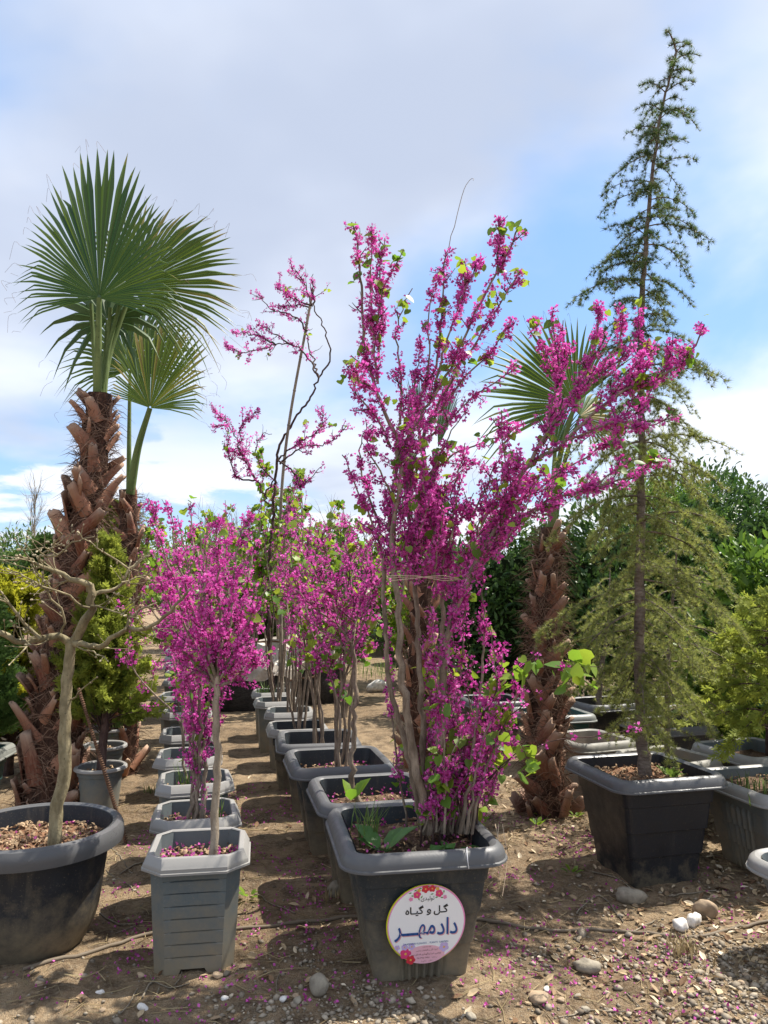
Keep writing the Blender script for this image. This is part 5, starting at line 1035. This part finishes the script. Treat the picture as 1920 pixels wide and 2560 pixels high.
SM = {'white': flatmat('sign_white', (.86, .86, .85)), 'black': flatmat('sign_black', (.012, .012, .012)), 'blue': flatmat('sign_blue', (.018, .085, .28)), 'shadow': flatmat('sign_shadow', (.72, .36, .38)), 'lime': flatmat('sign_lime', (.62, .66, .015)), 'pink': flatmat('sign_pink', (.80, .28, .52)), 'palepink': flatmat('sign_palepink', (.80, .46, .53)),
      'rose': flatmat('sign_rose', (.72, .06, .20)), 'red': flatmat('sign_red', (.62, .04, .06)), 'green': flatmat('sign_green', (.10, .30, .05)), 'lilac': flatmat('sign_lilac', (.56, .44, .72)), 'brown': flatmat('sign_brown', (.14, .05, .03)), 'gold': flatmat('sign_gold', (.75, .45, .08))}
SR = .152; sx = Matrix.Rotation(R(10), 4, 'Z')
zg = float(ground_z(np.array(mx), np.array(my))) - .012
draft = math.atan(.312 * .26 / .52)                        # slope of the planter face
sign_loc = Vector((mx, my, zg)) + sx @ Vector((.0, -(.312 * (.74 + .26 * .475) + .012), .245)); sgn = thing('round_sign', 'round white nursery sign with flowers and blue lettering on the big planter', 'sign', tuple(sign_loc))
sgn.rotation_euler = (sx @ Matrix.Rotation(R(90) + draft, 4, 'X')).to_euler()
def disc(r_, z0, z1, n=64, cx_=0, cy_=0, ry=None):
    mb = MB(); a = np.arange(n) / n * 6.2832; ry = r_ if ry is None else ry; x_, y_ = cx_ + r_ * np.cos(a), cy_ + ry * np.sin(a); top = np.column_stack((x_, y_, np.full(n, z1))); bot = np.column_stack((x_, y_, np.full(n, z0)))
    loft(mb, [bot, top]); mb.add(np.vstack((top, [[cx_, cy_, z1]])), [(q, (q + 1) % n, n) for q in range(n)]); return mb
disc(SR, -.004, .0).build('border', SM['lime'], sgn)
disc(SR * .985, .0, .0006, cx_=.0022, cy_=.001).build('edge_line', SM['pink'], sgn)
disc(SR * .955, .0006, .0012, cx_=.0015).build('face', SM['white'], sgn)
def lettering(s, x_, y_, wid, hgt, mat, z=.0024, bold=0.0, shift=None):
    cu = bpy.data.curves.new('lettering', 'FONT'); cu.body = s; cu.align_x = 'LEFT'; cu.offset = bold; ob = bpy.data.objects.new('lettering', cu); COL.objects.link(ob)
    dg = bpy.context.evaluated_depsgraph_get(); me = bpy.data.meshes.new_from_object(ob.evaluated_get(dg)); bpy.data.objects.remove(ob); me.name = 'lettering'
    V = np.array([v.co for v in me.vertices]); mn, mxx = V.min(0), V.max(0); sc_ = np.array((wid / (mxx[0] - mn[0]), hgt / (mxx[1] - mn[1])))
    for v in me.vertices: v.co = ((v.co.x - (mn[0] + mxx[0]) / 2) * sc_[0] + x_, (v.co.y - (mn[1] + mxx[1]) / 2) * sc_[1] + y_, z)
    me.materials.clear(); me.materials.append(SM[mat]); o_ = bpy.data.objects.new('lettering', me); COL.objects.link(o_); o_.parent = sgn; return o_
U = SR / 335.0                                              # sign measured 670 units across
def sp(px_, py_): return (px_ - 857) * U, (1293 - py_) * U
def word(s, x0, x1, y0, y1, mat, fa=True, **kw):
    c = sp((x0 + x1) / 2, (y0 + y1) / 2); return lettering(shape_fa(s) if fa else s, c[0], c[1], (x1 - x0) * U, (y1 - y0) * U, mat, **kw)
word('تولیدی', 806, 920, 1052, 1100, 'black')
word('گـل', 918, 1040, 1130, 1222, 'black', bold=.02); word('و', 858, 896, 1165, 1218, 'black', bold=.02); word('گیـاه', 678, 832, 1130, 1218, 'black', bold=.02)
for dx, dy, mt, z in ((7, 9, 'shadow', .0020), (0, 0, 'blue', .0028)):
    word('داد', 950 + dx, 1125 + dx, 1245 + dy, 1392 + dy, mt, z=z, bold=.012); word('مهـــر', 592 + dx, 935 + dx, 1290 + dy, 1428 + dy, mt, z=z, bold=.012)
word('DAADMEHR FLOWERS ... PLANTS  GARDEN', 668, 1050, 1445, 1460, 'blue', False, z=.0028)
c = sp(857, 1552); mb = disc(165 * U, .0012, .0017, 48, c[0], c[1], 78 * U); mb.build('pink_oval', SM['palepink'], sgn)
for s_, x0, x1, y0, y1 in (('تولید و فروش :', 828, 905, 1480, 1492), ('انواع گل و گیاهان زینتی', 780, 960, 1506, 1526), ('طراحی، اجرا ونگهداری فضای سبز', 738, 992, 1536, 1558), ('رضازاده', 908, 958, 1574, 1587), ('( کلی    جزئی )', 826, 918, 1600, 1614)): word(s_, x0, x1, y0, y1, 'brown', z=.0026)
word('۰۹۱۱ ۳۹۷ ۳۹۹۷', 784, 895, 1573, 1587, 'brown', False, z=.0026)
def flower(px_, py_, r_, mat, n=5, z=.002, core='gold'):
    cx_, cy_ = sp(px_, py_); mb = MB()
    for q in range(n):
        a = q / n * 6.283 + px_; aa = np.arange(8) / 8 * 6.283; x_ = cx_ + r_ * U * .55 * math.cos(a) + r_ * U * .48 * np.cos(aa); y_ = cy_ + r_ * U * .55 * math.sin(a) + r_ * U * .48 * np.sin(aa); zz = z + q * .00008
        mb.add(np.vstack((np.column_stack((x_, y_, np.full(8, zz))), [[cx_ + r_ * U * .55 * math.cos(a), cy_ + r_ * U * .55 * math.sin(a), zz]])), [(k, (k + 1) % 8, 8) for k in range(8)])
    o_ = mb.build('printed_flower', SM[mat], sgn); k = disc(r_ * U * .22, z + .0004, z + .0006, 10, cx_, cy_); k.build('flower_centre', SM[core], o_)
for px_, py_ in ((735, 1045), (760, 1000), (800, 985), (812, 1060), (870, 975), (925, 985), (955, 1010), (985, 1050), (900, 1040), (940, 1070), (790, 1075), (985, 1075), (715, 1020), (1000, 1025)):
    cx_, cy_ = sp(px_, py_); a = rng.random() * 6.28; L = 26 * U; mb = MB(); d_ = np.array((math.cos(a), math.sin(a))); n_ = np.array((-d_[1], d_[0]))
    q_ = np.array([(cx_, cy_)] * 4) + np.array((-d_ * L * .6, n_ * L * .25, d_ * L * .6, -n_ * L * .25)); mb.add(np.column_stack((q_, np.full(4, .0016))), [(3, 2, 1, 0)]); mb.build('printed_leaf', SM['green'], sgn)
for a in ((843, 993, 34, 'red'), (900, 993, 30, 'red'), (773, 1037, 33, 'rose'), (960, 1037, 33, 'rose'), (722, 1072, 18, 'pink'), (1010, 1072, 18, 'pink'), (788, 1002, 16, 'gold'), (945, 997, 16, 'gold')): flower(*a)
for a in ((618, 1478, 24, 'lilac'), (680, 1478, 28, 'lilac'), (740, 1476, 30, 'lilac'), (1015, 1500, 42, 'lilac'), (690, 1535, 48, 'rose'), (735, 1590, 40, 'red')): flower(*a, z=.0019)

# ------------------------------------------------------------------ things lying on the ground
def rock(label, px_, py_, r_, mat, sq=(1, .8, .7), group=None, seed=0, cat='stone', name='stone'):
    rr_ = np.random.default_rng(seed); g_ = G(px_, py_); g_[2] = float(ground_z(g_[0], g_[1])); mb = MB(); th = np.linspace(.0, math.pi, 12); ph = np.arange(20) / 20 * 6.283; k1 = rr_.normal(0, 1, (5, 3)); rings = []
    for a in th[::-1]:
        v = np.column_stack((math.sin(a) * np.cos(ph), math.sin(a) * np.sin(ph), np.full(20, math.cos(a)))); f = 1 + .07 * np.sin(v @ k1.T * 2.4 + k1[:, 0]).sum(1) + .03 * np.sin((v[:, ::-1] @ k1.T) * 5.3 + k1[:, 1]).sum(1); rings.append(v * f[:, None] * np.array(sq) * r_)
    loft(mb, rings); o_ = mb.build(name, M[mat], None, True); o_.location = g_ + (0, 0, r_ * sq[2] * .72); o_.rotation_euler = (rr_.normal(0, .15), rr_.normal(0, .15), rr_.random() * 6); return tag(o_, label, cat, group)
rock('round grey brown stone in front of the gap between the front pots', 797, 2492, .040, 'grey_stone', (1, .95, .95), seed=1)
rock('smooth white pebble in front of the two others by the pipe', 1702, 2325, .037, 'white_stone', (1.15, .85, .75), seed=2)
rock('smooth white pebble between the white and the tan stone', 1735, 2312, .038, 'white_stone', (1.3, .7, .8), seed=3)
rock('rounded tan stone behind the two white pebbles', 1762, 2290, .043, 'tan_stone', (1.25, .85, 1.0), seed=4)
rock('angular grey stone in front of the black cedar planter', 1575, 2248, .055, 'grey_stone', (1.3, .8, .65), seed=5)
rock('lumpy grey stone half sunk in the gravel beside the signed planter', 1470, 2420, .045, 'grey_stone', (1.2, .8, .6), seed=6)
rock('pale flat stone half buried in the front gravel', 1345, 2500, .040, 'tan_stone', (1.6, .9, .4), seed=7)
rock('pale angular chunk lying on the path beyond the twisted trunk', 946, 1730, .13, 'white_stone', (1.2, .7, .7), seed=8)
rock('small grey stone beside the left foot of the signed planter', 838, 2240, .045, 'grey_stone', (1, .8, .8), seed=9)
PEBL = 'pale rounded pebble lying loose among the gravel near the front pots'
for q in range(20):
    px_ = rng.uniform(30, 1880); py_ = rng.uniform(2440, 2550) if px_ < 1200 else rng.uniform(2380, 2550); rock(PEBL, px_, py_, rng.uniform(.010, .018), ['tan_stone', 'grey_stone', 'tan_stone', 'white_stone'][q % 4], (1.2, .9, .6), 'loose pebbles', 20 + q, name='pebble', cat='pebble')
POTS = [(mx, my, .27), (lrow[0][0], lrow[0][1], .19), (lrow[1][0], lrow[1][1], .19), (lrow[2][0], lrow[2][1], .19), (tubx, tuby, .28), (cedx, cedy, .24), (2.14, 4.32, .26), (1.86, 3.18, .22), (rrow[0][0], rrow[0][1], .22), (rrow[1][0], rrow[1][1], .22)]
def free(xy):
    ok = np.ones(len(xy), bool)
    for a, b, r_ in POTS: ok &= np.hypot(xy[:, 0] - a, xy[:, 1] - b) > r_
    return xy[ok]
def spread(n, x0, x1, y0, y1, f=None):
    xy = np.column_stack((rng.uniform(x0, x1, n), rng.uniform(y0, y1, n))); xy = free(xy)
    if f is not None: xy = xy[rng.random(len(xy)) < f(xy[:, 0], xy[:, 1])]
    return np.column_stack((xy, ground_z(xy[:, 0], xy[:, 1])))
mb = MB(); dens = lambda x_, y_: np.clip((3.3 - y_) * 1.3 + (x_ - .2) * .35 + vnoise(x_ * 3, y_ * 3) * 1.3, .03, 1)
p = spread(30000, -2.0, 2.3, 2.55, 4.2, dens); n = len(p); s_ = rng.gamma(2.2, .0024, n) + .0022
scatter(mb, PEB_V * np.array((1.15, .9, .6)), PEB_F, p + np.array((0, 0, 1)) * (s_ * .25)[:, None], frames(nrm(rng.normal(0, .35, (n, 3)) + (0, 0, 1)), rng.random(n) * 6), s_, np.clip(rng.beta(2, 2.2, n), 0, 1)); tag(mb.build('gravel', M['stone'], None, True, 'stuff'), 'loose gravel and small stones strewn over the earth', 'gravel')
LV = np.array([(0, -.5, .02), (-.24, -.1, .10), (-.2, .25, .13), (0, .55, .04), (.2, .25, .12), (.24, -.1, .08), (0, .05, .0)])
mb = MB(); lit = lambda x_, y_: np.clip(.22 + (x_ - .3) * .5 + vnoise(x_ * 2.2, y_ * 2.2) * .9, .04, 1)
p = spread(11000, -2.6, 3.2, 2.6, 6.5, lit); n = len(p)
scatter(mb, LV, OVAL_F, p + (0, 0, .006), frames(nrm(rng.normal(0, .38, (n, 3)) + (0, 0, 1)), rng.random(n) * 6.28), rng.uniform(.014, .055, n), rng.beta(1.8, 1.6, n)); tag(mb.build('leaf_litter', M['dead_leaf'], None, False, 'stuff'), 'dry brown fallen leaves scattered over the earth', 'leaves')
mb = MB(); pet = lambda x_, y_: np.clip(.22 + 1.1 * np.exp(-((x_ - .75) ** 2 + (y_ - 2.95) ** 2) / .35) + .7 * np.exp(-((x_ + .45) ** 2 + (y_ - 3.4) ** 2) / .5) + vnoise(x_ * 5, y_ * 5) * 2.6 - .12, 0, 1)
p = spread(7500, -1.5, 1.9, 2.6, 6.0, pet); n = len(p)
scatter(mb, FLO_V, FLO_F, p + (0, 0, .008), frames(rng.normal(0, 1, (n, 3)), rng.random(n) * 6.28), rng.uniform(.008, .015, n), rng.random(n)); tag(mb.build('fallen_petals', M['petal'], None, False, 'stuff'), 'magenta petals fallen on the earth around the pots', 'petals')
mb = MB(); p = spread(3600, -2.2, 2.6, 2.6, 6.0)
for q in p[:1500]:
    a = rng.random() * 6.283; L = rng.uniform(.04, .17); d_ = np.array((math.cos(a), math.sin(a), 0)); s_ = np.array((-d_[1], d_[0], 0)) * rng.normal(0, .25) * L
    pts = np.array((q, q + d_ * L * .5 + s_, q + d_ * L)); pts[:, 2] = ground_z(pts[:, 0], pts[:, 1]) + rng.uniform(.003, .010); tube(mb, pts, rng.uniform(.0008, .0019), 3, rng.random(), cap=False)
tag(mb.build('straw', M['dry_grass'], None, False, 'stuff'), 'dry straw and fine twigs scattered over the earth', 'straw')
def gline(pts, r_, name, label, cat, mat, sides=7, lift=.0, group=None, wob=.004):
    w = np.array([G(*a) for a in pts]); w = spline(w, .04); w[:, :2] += rng.normal(0, wob, (len(w), 2)); w[:, 2] = ground_z(w[:, 0], w[:, 1]) + r_ * .7 + lift; o_ = np.array((w[0][0], w[0][1], 0)); mb = MB(); tube(mb, w - o_, np.linspace(r_, r_ * .85, len(w)), sides); ob = mb.build(name, M[mat], None, True); ob.location = o_; return tag(ob, label, cat, group)
gline([(60, 2430), (215, 2385), (300, 2352), (385, 2330), (500, 2335), (600, 2322), (740, 2315), (850, 2305), (1000, 2300), (1150, 2300), (1290, 2310), (1400, 2316), (1530, 2322), (1620, 2332), (1690, 2342), (1760, 2345), (1830, 2325), (1900, 2305), (1980, 2295)], .0085, 'irrigation_pipe', 'half buried black irrigation pipe running across behind the front pots', 'pipe', 'hose', 8, wob=.002)
TWL = 'broken dry twig lying on the earth between the front pots'
for pts in ([(300, 2180), (330, 2160), (400, 2145)], [(265, 2170), (310, 2200), (350, 2230)], [(250, 2280), (300, 2300), (330, 2305)], [(290, 2330), (330, 2310), (360, 2295)], [(355, 2500), (375, 2470), (390, 2450)], [(375, 2440), (420, 2475), (470, 2468)], [(300, 2540), (330, 2505), (345, 2480)], [(440, 2470), (455, 2440), (450, 2420)], [(400, 2475), (380, 2510)],
            [(1440, 2280), (1500, 2240), (1560, 2300)], [(1560, 2335), (1600, 2318), (1640, 2300)], [(1480, 2180), (1540, 2200), (1620, 2240)], [(1560, 2480), (1590, 2500), (1630, 2530)], [(1400, 2540), (1500, 2520), (1600, 2525)], [(640, 2235), (680, 2260), (740, 2290)], [(1680, 2240), (1740, 2232), (1790, 2225)], [(230, 2150), (270, 2110), (330, 2180)], [(700, 2440), (690, 2480), (695, 2510)]):
    gline(pts, rng.uniform(.0022, .0045), 'fallen_twig', TWL, 'twig', 'far_twig', 5, .003, 'fallen twigs')
# weeds: blades and rosettes in pots and on the earth
def blades(label, x, y, z, n, h, mat='grass', spread_=.04, name='grass_tuft', group='grass tufts'):
    T = Tree(name, label, 'grass', (x, y, z), group); mb = MB()
    for q in range(n):
        b = np.array((x, y, z)) + np.array((*rng.normal(0, spread_ * .5, 2), 0)); a = rng.random() * 6.283; l = h * rng.uniform(.5, 1.1); e = np.array((math.cos(a), math.sin(a), 0)); w = np.array((-e[1], e[0], 0)) * .003
        p1 = b + (0, 0, l * .55) + e * l * .1; p2 = b + (0, 0, l * .95) + e * l * rng.uniform(.2, .5); mb.add(np.array((b - w, b + w, p1 + w, p1 - w, p2)), [(0, 1, 2, 3)], rng.random()); mb.add(np.array((p1 - w, p1 + w, p2)), [(0, 1, 2)], rng.random())
    T.part(mb, 'blades', M[mat], False, 'stuff')
def rosette(label, x, y, z, n, L, mat='dock_leaf', name='weed_plant', up=.5, group='weeds in pots'):
    T = Tree(name, label, 'weed', (x, y, z), group)
    for q in range(n):
        a = q * 2.4 + rng.normal(0, .3); d_ = nrm(np.array((math.cos(a), math.sin(a), up * rng.uniform(.4, 1.8)))); nn = nrm(np.array((-math.cos(a) * .5, -math.sin(a) * .5, 1)) + rng.normal(0, .2, 3)); T.leaves.append((np.array((x, y, z)) + d_ * .02, d_, nn, L * rng.uniform(.6, 1.15), rng.random()))
    T.finish(single=n, leaf_mat=mat, tmpl=(OVAL_V * np.array((1.5, 1, 1)), OVAL_F))
zs = main_sz
blades('tuft of tall green grass blades at the left edge of the signed planter', -.07, 3.30, zs, 26, .22, spread_=.06)
rosette('broad leaved dock weed at the left of the signed planter', .0, 3.18, zs, 5, .15, up=.5)
rosette('low green weed at the front of the signed planter', .15, 3.10, zs, 6, .09); rosette('low green weed at the right front corner of the signed planter', .27, 3.16, zs, 5, .10); rosette('small weed near the front rim between the two low weeds', .22, 3.09, zs, 4, .08)
blades('green blades beside the bundled stems in the third octagonal pot', lrow[2][0] - .05, lrow[2][1] - .05, lrow[2][2], 16, .20); rosette('pale leafy weed at the left of the third octagonal pot', lrow[2][0] - .11, lrow[2][1] - .08, lrow[2][2], 6, .09, 'heart_leaf')
blades('green blades at the right of the second octagonal pot', lrow[1][0] + .11, lrow[1][1] - .06, lrow[1][2], 10, .17)
rosette('clover like weed filling the left of the fourth planter in the signed row', rrow[2][0] - .1, rrow[2][1] - .08, rrow[2][2], 16, .06, 'spring_leaf', up=1.0)
rosette('bright upright leaf weed in the second planter of the signed row', rrow[0][0] - .10, rrow[0][1] - .1, rrow[0][2] + .05, 4, .15, 'heart_leaf', up=1.6)
blades('green grass filling the furthest octagonal pot of the signed row', rrow[6][0] - .08, rrow[6][1], rrow[6][2], 50, .2, spread_=.12); rosette('small bright weed beside the trunk in the cedar planter', 1.53, 4.20, ced_sz, 7, .09, 'spring_leaf', up=.9)
for q, (x, y, lab) in enumerate(((RG[2][0], RG[2][1], 'grass filling the third round pot behind the palm'), (RG[3][0], RG[3][1], 'grass filling the last round pot behind the palm'))): blades(lab, x, y, rgz[q + 2], 60, .13, spread_=.14)
blades('grass tuft in the fluted planter with the golden conifer', 1.98, 4.25, rib_sz, 40, .12, spread_=.16)
for k, (px_, py_) in enumerate(((1715, 2390), (820, 2250), (1690, 2375), (385, 1985), (700, 1850), (940, 1690))):
    g_ = G(px_, py_); blades(['dry grass tuft in the gravel before the white pebbles', 'dry tuft at the foot of the second planter of the signed row', 'smaller dry tuft beside the one before the white pebbles', 'green tuft on the path beside the round grey pots', 'green tuft on the path between the two pot rows', 'wide patch of long grass before the huge round tubs'][k], g_[0], g_[1], float(ground_z(g_[0], g_[1])), 30 if k < 5 else 160, .08 if k < 5 else .3, 'grass' if k in (3, 4) else 'dry_grass' if k < 5 else 'grass', .07 if k < 5 else .8, group='grass tufts on the earth')
for k, (px_, py_) in enumerate(((1345, 2075), (1440, 2050), (655, 1830), (620, 2240), (1360, 2050), (1430, 2180))):
    g_ = G(px_, py_); rosette(['leafy weed at the foot of the short fan palm', 'leafy weed at the corner of the black cedar planter', 'leafy weed on the path beside the octagonal pots of the signed row', 'leafy weed on the earth between the grey pot and the signed planter', 'leafy weed touching the trunk base of the short fan palm', 'leafy weed on the earth before the black cedar planter'][k], g_[0], g_[1], float(ground_z(g_[0], g_[1])), 6, .055, 'heart_leaf', up=.7, group='weeds on the earth')
